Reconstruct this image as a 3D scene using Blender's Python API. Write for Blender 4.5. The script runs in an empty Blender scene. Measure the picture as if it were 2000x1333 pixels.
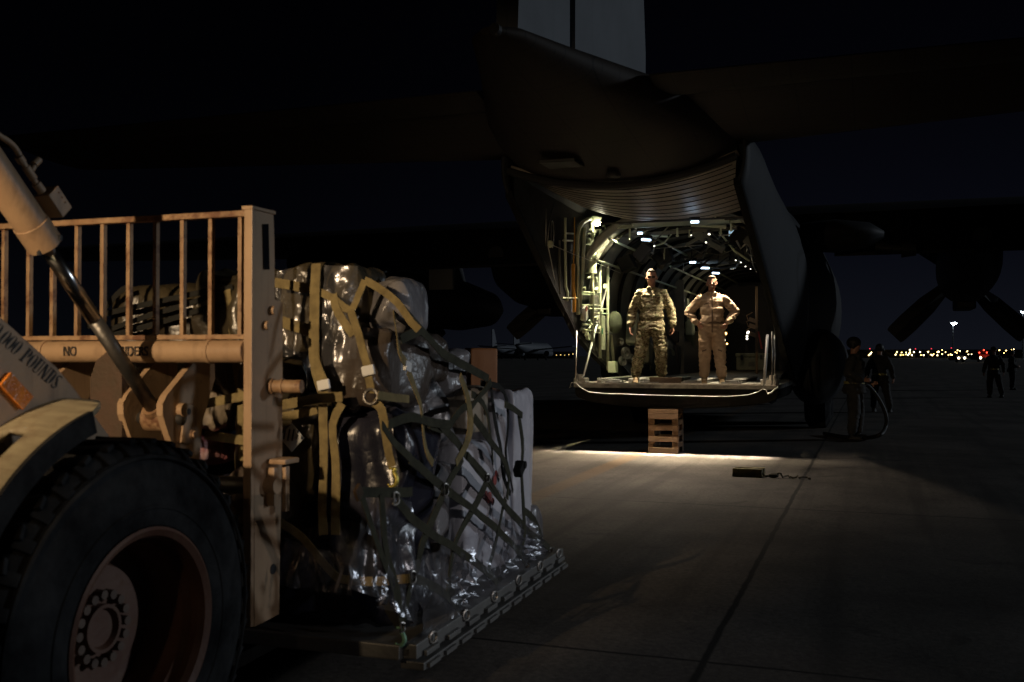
import bpy, bmesh, math, random
from mathutils import Vector, Matrix, noise
random.seed(7)
R = math.radians
S = bpy.context.scene
COL = S.collection

# ------------------------------------------------------------------ camera, world, light
CAM_H = 1.52
FPX = 1944.4                                   # focal length in photograph pixels (35 mm on 36 mm)
PITCH = math.atan(28.5 / FPX)
cd = bpy.data.cameras.new('camera'); cam = bpy.data.objects.new('camera', cd); COL.objects.link(cam)
cd.lens = 35; cd.sensor_width = 36; cd.clip_start = 0.05; cd.clip_end = 6000
cam.location = (0, 0, CAM_H); cam.rotation_euler = (R(90) + PITCH, 0, 0)
cd.dof.use_dof = True; cd.dof.focus_distance = 15.5; cd.dof.aperture_fstop = 4.0
S.camera = cam
W = bpy.data.worlds.new("World"); S.world = W; W.use_nodes = True
nt = W.node_tree; nt.nodes.clear()
wo = nt.nodes.new('ShaderNodeOutputWorld'); bg = nt.nodes.new('ShaderNodeBackground')
tc = nt.nodes.new('ShaderNodeTexCoord'); sp = nt.nodes.new('ShaderNodeSeparateXYZ')
nt.links.new(tc.outputs['Generated'], sp.inputs[0])
cr = nt.nodes.new('ShaderNodeValToRGB'); e = cr.color_ramp.elements
e[0].position = 0.0; e[0].color = (0.0048, 0.0056, 0.0085, 1)
e[1].position = 0.45; e[1].color = (0.0004, 0.0004, 0.0009, 1)
m_ = e.new(0.12); m_.color = (0.0019, 0.0022, 0.0042, 1)
m2 = e.new(0.26); m2.color = (0.0008, 0.0009, 0.0019, 1)
nt.links.new(sp.outputs['Z'], cr.inputs[0])
# town glow: brighter toward the lit horizon on the right of the aircraft
dot = nt.nodes.new('ShaderNodeVectorMath'); dot.operation = 'DOT_PRODUCT'
dot.inputs[1].default_value = Vector((0.45, 0.89, 0)).normalized()
nt.links.new(tc.outputs['Generated'], dot.inputs[0])
mr = nt.nodes.new('ShaderNodeMapRange'); mr.inputs['From Min'].default_value = 0.75; mr.inputs['From Max'].default_value = 1.0
mr.inputs['To Min'].default_value = 0.38; mr.inputs['To Max'].default_value = 1.05
nt.links.new(dot.outputs['Value'], mr.inputs['Value'])
nt.links.new(cr.outputs[0], bg.inputs['Color']); nt.links.new(mr.outputs[0], bg.inputs['Strength'])
nt.links.new(bg.outputs[0], wo.inputs[0])
S.view_settings.view_transform = 'Standard'; S.view_settings.look = 'None'
S.view_settings.exposure = 0; S.view_settings.gamma = 1
S.cycles.use_denoising = True
S.cycles.max_bounces = 6; S.cycles.transparent_max_bounces = 12
S.cycles.sample_clamp_indirect = 4

def lamp(kind, name, loc, energy, color, target=None, **kw):
    l = bpy.data.lights.new(name, kind); l.energy = energy; l.color = color
    for k, v in kw.items(): setattr(l, k, v)
    o = bpy.data.objects.new(name, l); COL.objects.link(o); o.location = loc
    if target is not None:
        o.rotation_euler = (Vector(target) - Vector(loc)).to_track_quat('-Z', 'Y').to_euler()
    return o

# apron floodlights far off to the right: low, cool
sun_dir = Vector((0.93, 0.12, 0.19)).normalized()
lamp('SUN', 'apron_floodlight', sun_dir * 50, 0.40, (0.80, 0.90, 1.0), (0, 0, 0), angle=R(3))

# ------------------------------------------------------------------ frames and pixel helpers
class Frame:
    def __init__(s, ox, oy, deg):
        s.o = Vector((ox, oy, 0)); s.deg = deg; a = R(deg)
        s.x = Vector((math.cos(a), -math.sin(a), 0)); s.y = Vector((math.sin(a), math.cos(a), 0))
    def w(s, x, y, z=0): return s.o + s.x * x + s.y * y + Vector((0, 0, z))
    def l(s, p):
        d = Vector(p) - s.o; return Vector((d.dot(s.x), d.dot(s.y), p[2]))
    def place(s, o, loc=(0, 0, 0), rz=0):
        o.location = s.w(*loc); o.rotation_euler = (0, 0, -R(s.deg) + rz)
AC = Frame(2.495, 15.5, 19.8)      # aircraft: x to starboard, y to the nose, origin under the ramp's rear edge
LD = Frame(-0.436, 4.24, 19.0)     # loader: x to its right, y forward, origin at the pallet's near right corner
camP = Vector((0, 0, CAM_H))
def ray(px, py):
    y, z = FPX, 666.5 - py; c, s_ = math.cos(PITCH), math.sin(PITCH)
    return Vector((px - 1000, y * c - z * s_, y * s_ + z * c)).normalized()
def hit(F, px, py, ax, val):
    """point (frame coordinates) seen at photo pixel px,py on the plane ax = val of frame F"""
    o = F.l(camP); d = ray(px, py); dl = Vector((d.dot(F.x), d.dot(F.y), d.z))
    t = (val - o[ax]) / dl[ax]
    return o + dl * t

# ------------------------------------------------------------------ materials
def mat(name, col, rough=0.5, metal=0.0, col2=None, nscale=3.0, bump=0.0, bscale=40.0, stretch=(1, 1, 1), spec=0.5,
        rust=0.0, coat=0.0, thresh=(0.35, 0.65)):
    m = bpy.data.materials.new(name); m.use_nodes = True; t = m.node_tree; N = t.nodes; L = t.links
    b = N['Principled BSDF']; b.inputs['Base Color'].default_value = (*col, 1); b.inputs['Roughness'].default_value = rough
    b.inputs['Metallic'].default_value = metal; b.inputs['Specular IOR Level'].default_value = spec
    b.inputs['Coat Weight'].default_value = coat
    tcn = N.new('ShaderNodeTexCoord'); mp = N.new('ShaderNodeMapping'); mp.inputs['Scale'].default_value = stretch
    L.new(tcn.outputs['Object'], mp.inputs[0])
    last = None
    if col2 is None: col2 = tuple(c * 0.7 for c in col)
    n1 = N.new('ShaderNodeTexNoise'); n1.inputs['Scale'].default_value = nscale; n1.inputs['Detail'].default_value = 6
    n1.inputs['Roughness'].default_value = 0.65; L.new(mp.outputs[0], n1.inputs['Vector'])
    r1 = N.new('ShaderNodeMapRange'); r1.inputs['From Min'].default_value = thresh[0]; r1.inputs['From Max'].default_value = thresh[1]
    L.new(n1.outputs['Fac'], r1.inputs['Value'])
    mx = N.new('ShaderNodeMix'); mx.data_type = 'RGBA'; mx.inputs['A'].default_value = (*col, 1); mx.inputs['B'].default_value = (*col2, 1)
    L.new(r1.outputs[0], mx.inputs['Factor']); last = mx.outputs['Result']
    if rust:
        n2 = N.new('ShaderNodeTexNoise'); n2.inputs['Scale'].default_value = 9; n2.inputs['Detail'].default_value = 8
        n2.inputs['Roughness'].default_value = 0.75; L.new(tcn.outputs['Object'], n2.inputs['Vector'])
        r2 = N.new('ShaderNodeMapRange'); r2.inputs['From Min'].default_value = 0.66 - rust * 0.2; r2.inputs['From Max'].default_value = 0.72 - rust * 0.15
        L.new(n2.outputs['Fac'], r2.inputs['Value'])
        mx2 = N.new('ShaderNodeMix'); mx2.data_type = 'RGBA'; mx2.inputs['B'].default_value = (0.13, 0.055, 0.025, 1)
        L.new(r2.outputs[0], mx2.inputs['Factor']); L.new(last, mx2.inputs['A']); last = mx2.outputs['Result']
    L.new(last, b.inputs['Base Color'])
    if bump:
        n3 = N.new('ShaderNodeTexNoise'); n3.inputs['Scale'].default_value = bscale; n3.inputs['Detail'].default_value = 4
        L.new(mp.outputs[0], n3.inputs['Vector'])
        bp = N.new('ShaderNodeBump'); bp.inputs['Strength'].default_value = bump; bp.inputs['Distance'].default_value = 0.01
        L.new(n3.outputs['Fac'], bp.inputs['Height']); L.new(bp.outputs[0], b.inputs['Normal'])
    return m

def emit(name, col, s):
    m = bpy.data.materials.new(name); m.use_nodes = True; b = m.node_tree.nodes['Principled BSDF']
    b.inputs['Base Color'].default_value = (*col, 1); b.inputs['Emission Color'].default_value = (*col, 1)
    b.inputs['Emission Strength'].default_value = s; return m

def plastic(name, col, col2, rough=0.23, scale=1.0, bs=1.0):
    """stretch film over dark or pale contents: glossy with crinkles"""
    m = bpy.data.materials.new(name); m.use_nodes = True; t = m.node_tree; N = t.nodes; L = t.links
    b = N['Principled BSDF']; b.inputs['Specular IOR Level'].default_value = 0.5
    tcn = N.new('ShaderNodeTexCoord')
    n0 = N.new('ShaderNodeTexNoise'); n0.inputs['Scale'].default_value = 3.2 * scale; n0.inputs['Detail'].default_value = 5
    L.new(tcn.outputs['Object'], n0.inputs['Vector'])
    rr = N.new('ShaderNodeMapRange'); rr.inputs['From Min'].default_value = 0.42; rr.inputs['From Max'].default_value = 0.6
    L.new(n0.outputs['Fac'], rr.inputs['Value'])
    mx = N.new('ShaderNodeMix'); mx.data_type = 'RGBA'; mx.inputs['A'].default_value = (*col, 1); mx.inputs['B'].default_value = (*col2, 1)
    L.new(rr.outputs[0], mx.inputs['Factor']); L.new(mx.outputs['Result'], b.inputs['Base Color'])
    rm = N.new('ShaderNodeMapRange'); rm.inputs['To Min'].default_value = rough * 0.6; rm.inputs['To Max'].default_value = rough * 2.2
    L.new(n0.outputs['Fac'], rm.inputs['Value']); L.new(rm.outputs[0], b.inputs['Roughness'])
    mp = N.new('ShaderNodeMapping'); mp.inputs['Scale'].default_value = (1, 1, 0.3); mp.inputs['Rotation'].default_value = (0.3, 0.25, 0)
    L.new(tcn.outputs['Object'], mp.inputs[0])
    n1 = N.new('ShaderNodeTexNoise'); n1.inputs['Scale'].default_value = 10 * scale; n1.inputs['Detail'].default_value = 3.5; n1.inputs['Distortion'].default_value = 1.6
    L.new(mp.outputs[0], n1.inputs['Vector'])
    v = N.new('ShaderNodeTexVoronoi'); v.feature = 'DISTANCE_TO_EDGE'; v.inputs['Scale'].default_value = 5.5 * scale
    wv = N.new('ShaderNodeVectorMath'); wv.operation = 'ADD'; L.new(mp.outputs[0], wv.inputs[0]); L.new(n0.outputs['Color'], wv.inputs[1])
    L.new(wv.outputs[0], v.inputs['Vector'])
    b1 = N.new('ShaderNodeBump'); b1.inputs['Strength'].default_value = 0.55 * bs; b1.inputs['Distance'].default_value = 0.03
    b2 = N.new('ShaderNodeBump'); b2.inputs['Strength'].default_value = 0.35 * bs; b2.inputs['Distance'].default_value = 0.05
    L.new(n1.outputs['Fac'], b1.inputs['Height']); L.new(v.outputs['Distance'], b2.inputs['Height'])
    L.new(b1.outputs[0], b2.inputs['Normal']); L.new(b2.outputs[0], b.inputs['Normal'])
    return m

def film(name, tint=(0.8, 0.8, 0.85), gl=0.04):
    m = bpy.data.materials.new(name); m.use_nodes = True; t = m.node_tree; N = t.nodes; L = t.links; N.clear()
    o = N.new('ShaderNodeOutputMaterial'); tr = N.new('ShaderNodeBsdfTransparent'); tr.inputs[0].default_value = (0.93, 0.93, 0.94, 1)
    g = N.new('ShaderNodeBsdfGlossy'); g.inputs['Roughness'].default_value = 0.22; g.inputs['Color'].default_value = (*tint, 1)
    d = N.new('ShaderNodeBsdfDiffuse'); d.inputs['Color'].default_value = (*tint, 1)
    fr = N.new('ShaderNodeFresnel'); fr.inputs['IOR'].default_value = 1.5
    ad = N.new('ShaderNodeMath'); ad.operation = 'ADD'; ad.inputs[1].default_value = gl; L.new(fr.outputs[0], ad.inputs[0])
    tcn = N.new('ShaderNodeTexCoord'); n1 = N.new('ShaderNodeTexNoise'); n1.inputs['Scale'].default_value = 8; n1.inputs['Detail'].default_value = 3
    n1.inputs['Distortion'].default_value = 1.2; L.new(tcn.outputs['Object'], n1.inputs['Vector'])
    bp = N.new('ShaderNodeBump'); bp.inputs['Strength'].default_value = 0.5; bp.inputs['Distance'].default_value = 0.03
    L.new(n1.outputs['Fac'], bp.inputs['Height']); L.new(bp.outputs[0], g.inputs['Normal'])
    m1 = N.new('ShaderNodeMixShader'); m1.inputs[0].default_value = 0.04; L.new(tr.outputs[0], m1.inputs[1]); L.new(d.outputs[0], m1.inputs[2])
    m2 = N.new('ShaderNodeMixShader'); L.new(ad.outputs[0], m2.inputs[0]); L.new(m1.outputs[0], m2.inputs[1]); L.new(g.outputs[0], m2.inputs[2])
    L.new(m2.outputs[0], o.inputs[0]); return m

def panel_mat(name, col, sx, sy, rough=0.5, line=0.35, spec=0.4):
    """aircraft skin: panel joints and rivet rows on object coordinates"""
    m = mat(name, col, rough, 0, tuple(c * 0.78 for c in col), 0.9, 0.15, 12, spec=spec)
    t = m.node_tree; N = t.nodes; L = t.links; b = N['Principled BSDF']
    src = b.inputs['Base Color'].links[0].from_socket
    tcn = N.new('ShaderNodeTexCoord'); sx_ = N.new('ShaderNodeSeparateXYZ'); L.new(tcn.outputs['Object'], sx_.inputs[0])
    def grid(sock, per, wid):
        a = N.new('ShaderNodeMath'); a.operation = 'PINGPONG'; a.inputs[1].default_value = per / 2; L.new(sock, a.inputs[0])
        c = N.new('ShaderNodeMath'); c.operation = 'LESS_THAN'; c.inputs[1].default_value = wid; L.new(a.outputs[0], c.inputs[0]); return c.outputs[0]
    g1 = grid(sx_.outputs['X'], sx, 0.006); g2 = grid(sx_.outputs['Y'], sy, 0.006)
    mxm = N.new('ShaderNodeMath'); mxm.operation = 'MAXIMUM'; L.new(g1, mxm.inputs[0]); L.new(g2, mxm.inputs[1])
    # rivets
    r1 = grid(sx_.outputs['X'], 0.06, 0.007); r2 = grid(sx_.outputs['Y'], sy / 3, 0.008)
    rm = N.new('ShaderNodeMath'); rm.operation = 'MULTIPLY'; L.new(r1, rm.inputs[0]); L.new(r2, rm.inputs[1])
    tot = N.new('ShaderNodeMath'); tot.operation = 'MAXIMUM'; L.new(mxm.outputs[0], tot.inputs[0]); L.new(rm.outputs[0], tot.inputs[1])
    mx = N.new('ShaderNodeMix'); mx.data_type = 'RGBA'; L.new(tot.outputs[0], mx.inputs['Factor']); L.new(src, mx.inputs['A'])
    mx.inputs['B'].default_value = (*[c * line for c in col], 1); L.new(mx.outputs['Result'], b.inputs['Base Color'])
    return m

def camo(name, cols, scale=6):
    m = bpy.data.materials.new(name); m.use_nodes = True; t = m.node_tree; N = t.nodes; L = t.links; b = N['Principled BSDF']
    b.inputs['Roughness'].default_value = 0.85; b.inputs['Specular IOR Level'].default_value = 0.2
    tcn = N.new('ShaderNodeTexCoord'); mp = N.new('ShaderNodeMapping'); mp.inputs['Scale'].default_value = (1, 1, 1.7)
    L.new(tcn.outputs['Object'], mp.inputs[0]); last = None
    for i, c in enumerate(cols[1:]):
        n = N.new('ShaderNodeTexNoise'); n.noise_dimensions = '4D'; n.inputs['W'].default_value = i * 3.7; n.inputs['Scale'].default_value = scale * (1 + 0.5 * i)
        n.inputs['Detail'].default_value = 4; n.inputs['Roughness'].default_value = 0.6; L.new(mp.outputs[0], n.inputs['Vector'])
        g = N.new('ShaderNodeMapRange'); g.inputs['From Min'].default_value = 0.52; g.inputs['From Max'].default_value = 0.56; L.new(n.outputs['Fac'], g.inputs['Value'])
        mx = N.new('ShaderNodeMix'); mx.data_type = 'RGBA'; L.new(g.outputs[0], mx.inputs['Factor'])
        if last is None: mx.inputs['A'].default_value = (*cols[0], 1)
        else: L.new(last, mx.inputs['A'])
        mx.inputs['B'].default_value = (*c, 1); last = mx.outputs['Result']
    L.new(last, b.inputs['Base Color'])
    n3 = N.new('ShaderNodeTexNoise'); n3.inputs['Scale'].default_value = 22; n3.inputs['Distortion'].default_value = 1.0; L.new(tcn.outputs['Object'], n3.inputs['Vector'])
    bp = N.new('ShaderNodeBump'); bp.inputs['Strength'].default_value = 0.6; bp.inputs['Distance'].default_value = 0.02
    L.new(n3.outputs['Fac'], bp.inputs['Height']); L.new(bp.outputs[0], b.inputs['Normal'])
    return m

M = dict(
    tan=mat('tan_paint', (0.40, 0.27, 0.16), 0.48, 0, (0.33, 0.215, 0.13), 2.5, 0.12, 60, rust=0.06),
    tan_rusty=mat('worn_tan_paint', (0.38, 0.25, 0.14), 0.6, 0, (0.25, 0.14, 0.07), 7, 0.2, 60, rust=0.75),
    fender=mat('worn_fender_paint', (0.36, 0.31, 0.20), 0.5, 0, (0.24, 0.20, 0.13), 5, 0.15, 40, stretch=(1, 6, 1)),
    rimred=mat('rim_paint', (0.17, 0.09, 0.06), 0.6, 0, (0.10, 0.035, 0.02), 2.5, 0.15, 50, rust=0.5),
    nut=mat('dull_nut_paint', (0.16, 0.105, 0.075), 0.6, 0, (0.09, 0.055, 0.04), 14),
    rust=mat('rusty_brown_paint', (0.08, 0.042, 0.026), 0.7, 0, (0.05, 0.035, 0.02), 6, 0.3, 50),
    rubber=mat('tyre_rubber', (0.006, 0.006, 0.007), 0.9, 0, (0.045, 0.045, 0.046), 3.0, 0.8, 10, spec=0.1, thresh=(0.42, 0.72)),
    mud=mat('dry_mud', (0.20, 0.17, 0.11), 0.9, 0, (0.12, 0.10, 0.07), 6, 0.6, 25),
    chrome=mat('chromed_steel', (0.55, 0.55, 0.56), 0.22, 1.0, (0.32, 0.31, 0.30), 6, 0.05, 40),
    chrome_dirty=mat('oily_steel', (0.16, 0.15, 0.14), 0.42, 0.8, (0.09, 0.085, 0.08), 8, 0.2, 40),
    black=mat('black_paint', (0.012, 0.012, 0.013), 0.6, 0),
    text=mat('black_stencil', (0.025, 0.022, 0.022), 0.7, 0),
    amber=mat('amber_lens', (0.75, 0.25, 0.03), 0.2, 0, (0.5, 0.14, 0.02), 30, 0.3, 90, coat=0.6),
    web_y=mat('yellow_webbing', (0.26, 0.205, 0.095), 0.9, 0, (0.16, 0.125, 0.06), 18, 0.4, 220, spec=0.2),
    web_g=mat('olive_webbing', (0.055, 0.055, 0.036), 0.9, 0, (0.032, 0.032, 0.022), 18, 0.4, 220, spec=0.2),
    web_k=mat('dark_webbing', (0.02, 0.02, 0.018), 0.85, 0, spec=0.2),
    steel=mat('worn_steel', (0.42, 0.40, 0.37), 0.38, 0.9, (0.22, 0.20, 0.18), 12, 0.15, 60),
    brass=mat('yellow_zinc', (0.62, 0.55, 0.13), 0.4, 0.6, (0.40, 0.30, 0.08), 12, 0.1, 60),
    green_hook=mat('green_hook_paint', (0.20, 0.42, 0.28), 0.5, 0.1, (0.15, 0.3, 0.2), 20),
    alu=mat('scuffed_aluminium', (0.20, 0.20, 0.19), 0.5, 0.6, (0.17, 0.165, 0.16), 8, 0.2, 40),
    wrap_dark=plastic('film_over_dark_bag', (0.012, 0.013, 0.022), (0.03, 0.03, 0.045), 0.2, 0.8, 0.4),
    wrap_brown=plastic('film_over_brown', (0.055, 0.042, 0.033), (0.085, 0.07, 0.06), 0.22, 0.9, 0.6),
    wrap_olive=plastic('film_over_olive', (0.065, 0.052, 0.03), (0.035, 0.028, 0.018), 0.22, 0.9, 0.6),
    wrap_white=plastic('film_over_white', (0.66, 0.65, 0.70), (0.52, 0.51, 0.56), 0.22, 0.8, 0.45),
    wrap_grey=plastic('film_over_grey', (0.22, 0.21, 0.215), (0.10, 0.095, 0.10), 0.22, 0.9, 0.5),
    wrap_beige=plastic('film_over_beige_carton', (0.42, 0.35, 0.27), (0.36, 0.29, 0.21), 0.3, 0.6),
    wrap_pink=plastic('film_over_pink', (0.55, 0.16, 0.20), (0.45, 0.30, 0.30)),
    carton=plastic('film_over_carton', (0.50, 0.20, 0.05), (0.38, 0.15, 0.045), 0.35, 0.5, 0.15),
    film=film('clear_film'),
    skin_ac=panel_mat('grey_aircraft_skin', (0.025, 0.027, 0.031), 0.9, 1.1, rough=0.65, spec=0.25),
    skin_tail=panel_mat('tail_belly_skin', (0.030, 0.023, 0.018), 0.55, 0.42, rough=0.7, line=0.35, spec=0.2),
    skin_door=panel_mat('cargo_door_skin', (0.27, 0.235, 0.20), 2.0, 0.21, line=0.4),
    fin=panel_mat('light_grey_fin_paint', (0.155, 0.165, 0.18), 1.6, 1.3, line=0.75),
    int_green=mat('interior_green_paint', (0.52, 0.55, 0.38), 0.5, 0, (0.42, 0.45, 0.30), 5, 0.1, 60),
    lining=mat('quilted_lining', (0.15, 0.145, 0.12), 0.9, 0, (0.07, 0.068, 0.055), 1.3, 0.8, 9),
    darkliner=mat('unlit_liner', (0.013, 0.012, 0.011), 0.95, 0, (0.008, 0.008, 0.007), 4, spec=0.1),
    floor=mat('cargo_floor', (0.30, 0.29, 0.25), 0.5, 0.3, (0.09, 0.085, 0.08), 4, 0.3, 50),
    rail=mat('roller_rail', (0.42, 0.41, 0.38), 0.35, 0.7, (0.26, 0.25, 0.23), 20, 0.3, 60),
    orange=mat('orange_tube', (0.75, 0.36, 0.04), 0.5, 0),
    red=mat('red_paint', (0.55, 0.03, 0.03), 0.5, 0),
    redlabel=mat('red_label', (0.42, 0.10, 0.09), 0.5, 0),
    glabel=mat('green_label', (0.05, 0.42, 0.20), 0.5, 0),
    white=mat('white_paint', (0.72, 0.72, 0.70), 0.5, 0, (0.62, 0.62, 0.60), 5),
    wire=mat('pale_cable', (0.45, 0.43, 0.38), 0.4, 0.2),
    olive=mat('olive_plastic', (0.17, 0.17, 0.10), 0.6, 0, (0.12, 0.12, 0.075), 6, 0.2, 60),
    fabric_g=mat('green_canvas', (0.065, 0.075, 0.045), 0.9, 0, (0.035, 0.04, 0.025), 5, 0.6, 30),
    wood=mat('dunnage_wood', (0.17, 0.09, 0.037), 0.75, 0, (0.10, 0.05, 0.02), 4, 0.4, 30, stretch=(1, 8, 8)),
    plank=mat('dark_plank', (0.08, 0.045, 0.02), 0.8, 0, (0.045, 0.025, 0.012), 4, 0.5, 30, stretch=(1, 8, 8)),
    chock=mat('chock_yellow_worn', (0.30, 0.24, 0.08), 0.7, 0, (0.08, 0.07, 0.04), 6, 0.3, 40),
    rope=mat('rope', (0.10, 0.085, 0.06), 0.9, 0),
    skin=mat('human_skin', (0.42, 0.22, 0.15), 0.5, 0, (0.38, 0.19, 0.13), 10),
    hair=mat('dark_hair', (0.035, 0.022, 0.015), 0.6, 0, bump=0.5, bscale=120),
    hair_l=mat('brown_hair', (0.075, 0.045, 0.025), 0.6, 0, bump=0.5, bscale=120),
    camo=camo('camouflage_cloth', [(0.25, 0.22, 0.13), (0.13, 0.14, 0.07), (0.30, 0.27, 0.18), (0.09, 0.06, 0.035)], 13),
    tan_cloth=mat('tan_flight_cloth', (0.52, 0.38, 0.27), 0.85, 0, (0.42, 0.30, 0.205), 5, 0.9, 15, spec=0.2),
    tan_dark=mat('tan_flight_cloth_seam', (0.16, 0.105, 0.07), 0.8, 0),
    boot=mat('tan_suede_boot', (0.36, 0.26, 0.15), 0.8, 0, (0.28, 0.20, 0.11), 12, 0.3, 60),
    darkcloth=mat('dark_work_cloth', (0.05, 0.05, 0.05), 0.9, 0, (0.03, 0.03, 0.032), 6, 0.5, 30),
    belt=mat('reflective_belt', (0.45, 0.42, 0.16), 0.4, 0.2),
    lens=mat('dark_glass', (0.01, 0.01, 0.012), 0.1, 0, spec=0.9),
    fardark=mat('far_building', (0.05, 0.05, 0.055), 0.8, 0),
    airliner=mat('airliner_white', (0.13, 0.14, 0.16), 0.6, 0, (0.11, 0.12, 0.14), 0.3),
    e_yel=emit('sodium_lamp', (1.0, 0.68, 0.22), 9), e_yel2=emit('sodium_lamp_pale', (1.0, 0.80, 0.40), 14),
    e_dim=emit('far_sodium_lamp', (1.0, 0.66, 0.22), 2.2),
    e_wht=emit('mast_lamp', (0.82, 0.95, 1.0), 60), e_red=emit('obstruction_lamp', (1.0, 0.05, 0.08), 1.6),
    e_cab=emit('cabin_tube', (0.60, 0.80, 1.0), 5), e_bulb=emit('cabin_bulb', (1.0, 0.95, 0.8), 3.5),
    e_warm=emit('cabin_flood', (1.0, 0.93, 0.66), 30), e_orange=emit('panel_lamp', (1.0, 0.55, 0.15), 8),
    e_redbar=emit('red_lightbar', (1.0, 0.06, 0.03), 6), e_head=emit('vehicle_headlamp', (1.0, 0.82, 0.5), 10),
    e_panel=emit('blue_lit_panel', (0.30, 0.45, 0.60), 0.9),
)

def edge_wear(m, col=(0.10, 0.045, 0.022), rad=0.007, amt=0.75):
    t = m.node_tree; N = t.nodes; L = t.links; b = N['Principled BSDF']; src = b.inputs['Base Color'].links[0].from_socket
    bv = N.new('ShaderNodeBevel'); bv.samples = 4; bv.inputs['Radius'].default_value = rad; ge = N.new('ShaderNodeNewGeometry')
    d = N.new('ShaderNodeVectorMath'); d.operation = 'DOT_PRODUCT'; L.new(bv.outputs[0], d.inputs[0]); L.new(ge.outputs['Normal'], d.inputs[1])
    tcn = N.new('ShaderNodeTexCoord'); n = N.new('ShaderNodeTexNoise'); n.inputs['Scale'].default_value = 24; n.inputs['Detail'].default_value = 6; L.new(tcn.outputs['Object'], n.inputs['Vector'])
    nr = N.new('ShaderNodeMapRange'); nr.inputs['From Min'].default_value = 0.46; nr.inputs['From Max'].default_value = 0.56; L.new(n.outputs['Fac'], nr.inputs['Value'])
    e_ = N.new('ShaderNodeMapRange'); e_.inputs['From Min'].default_value = 0.995; e_.inputs['From Max'].default_value = 0.90; e_.inputs['To Max'].default_value = amt; L.new(d.outputs['Value'], e_.inputs['Value'])
    mu = N.new('ShaderNodeMath'); mu.operation = 'MULTIPLY'; L.new(e_.outputs[0], mu.inputs[0]); L.new(nr.outputs[0], mu.inputs[1])
    # streaks of grime running down
    mp = N.new('ShaderNodeMapping'); mp.inputs['Scale'].default_value = (16, 16, 1.1); L.new(tcn.outputs['Object'], mp.inputs[0])
    n2 = N.new('ShaderNodeTexNoise'); n2.inputs['Scale'].default_value = 1.6; n2.inputs['Detail'].default_value = 5; L.new(mp.outputs[0], n2.inputs['Vector'])
    g2 = N.new('ShaderNodeMapRange'); g2.inputs['From Min'].default_value = 0.53; g2.inputs['From Max'].default_value = 0.75; g2.inputs['To Max'].default_value = 0.55; L.new(n2.outputs['Fac'], g2.inputs['Value'])
    mg = N.new('ShaderNodeMix'); mg.data_type = 'RGBA'; mg.inputs['B'].default_value = (0.15, 0.095, 0.055, 1); L.new(g2.outputs[0], mg.inputs['Factor']); L.new(src, mg.inputs['A'])
    mx = N.new('ShaderNodeMix'); mx.data_type = 'RGBA'; mx.inputs['B'].default_value = (*col, 1); L.new(mu.outputs[0], mx.inputs['Factor']); L.new(mg.outputs['Result'], mx.inputs['A'])
    L.new(mx.outputs['Result'], b.inputs['Base Color'])
for k_ in ('tan', 'tan_rusty', 'rimred', 'fender'): edge_wear(M[k_])

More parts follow.
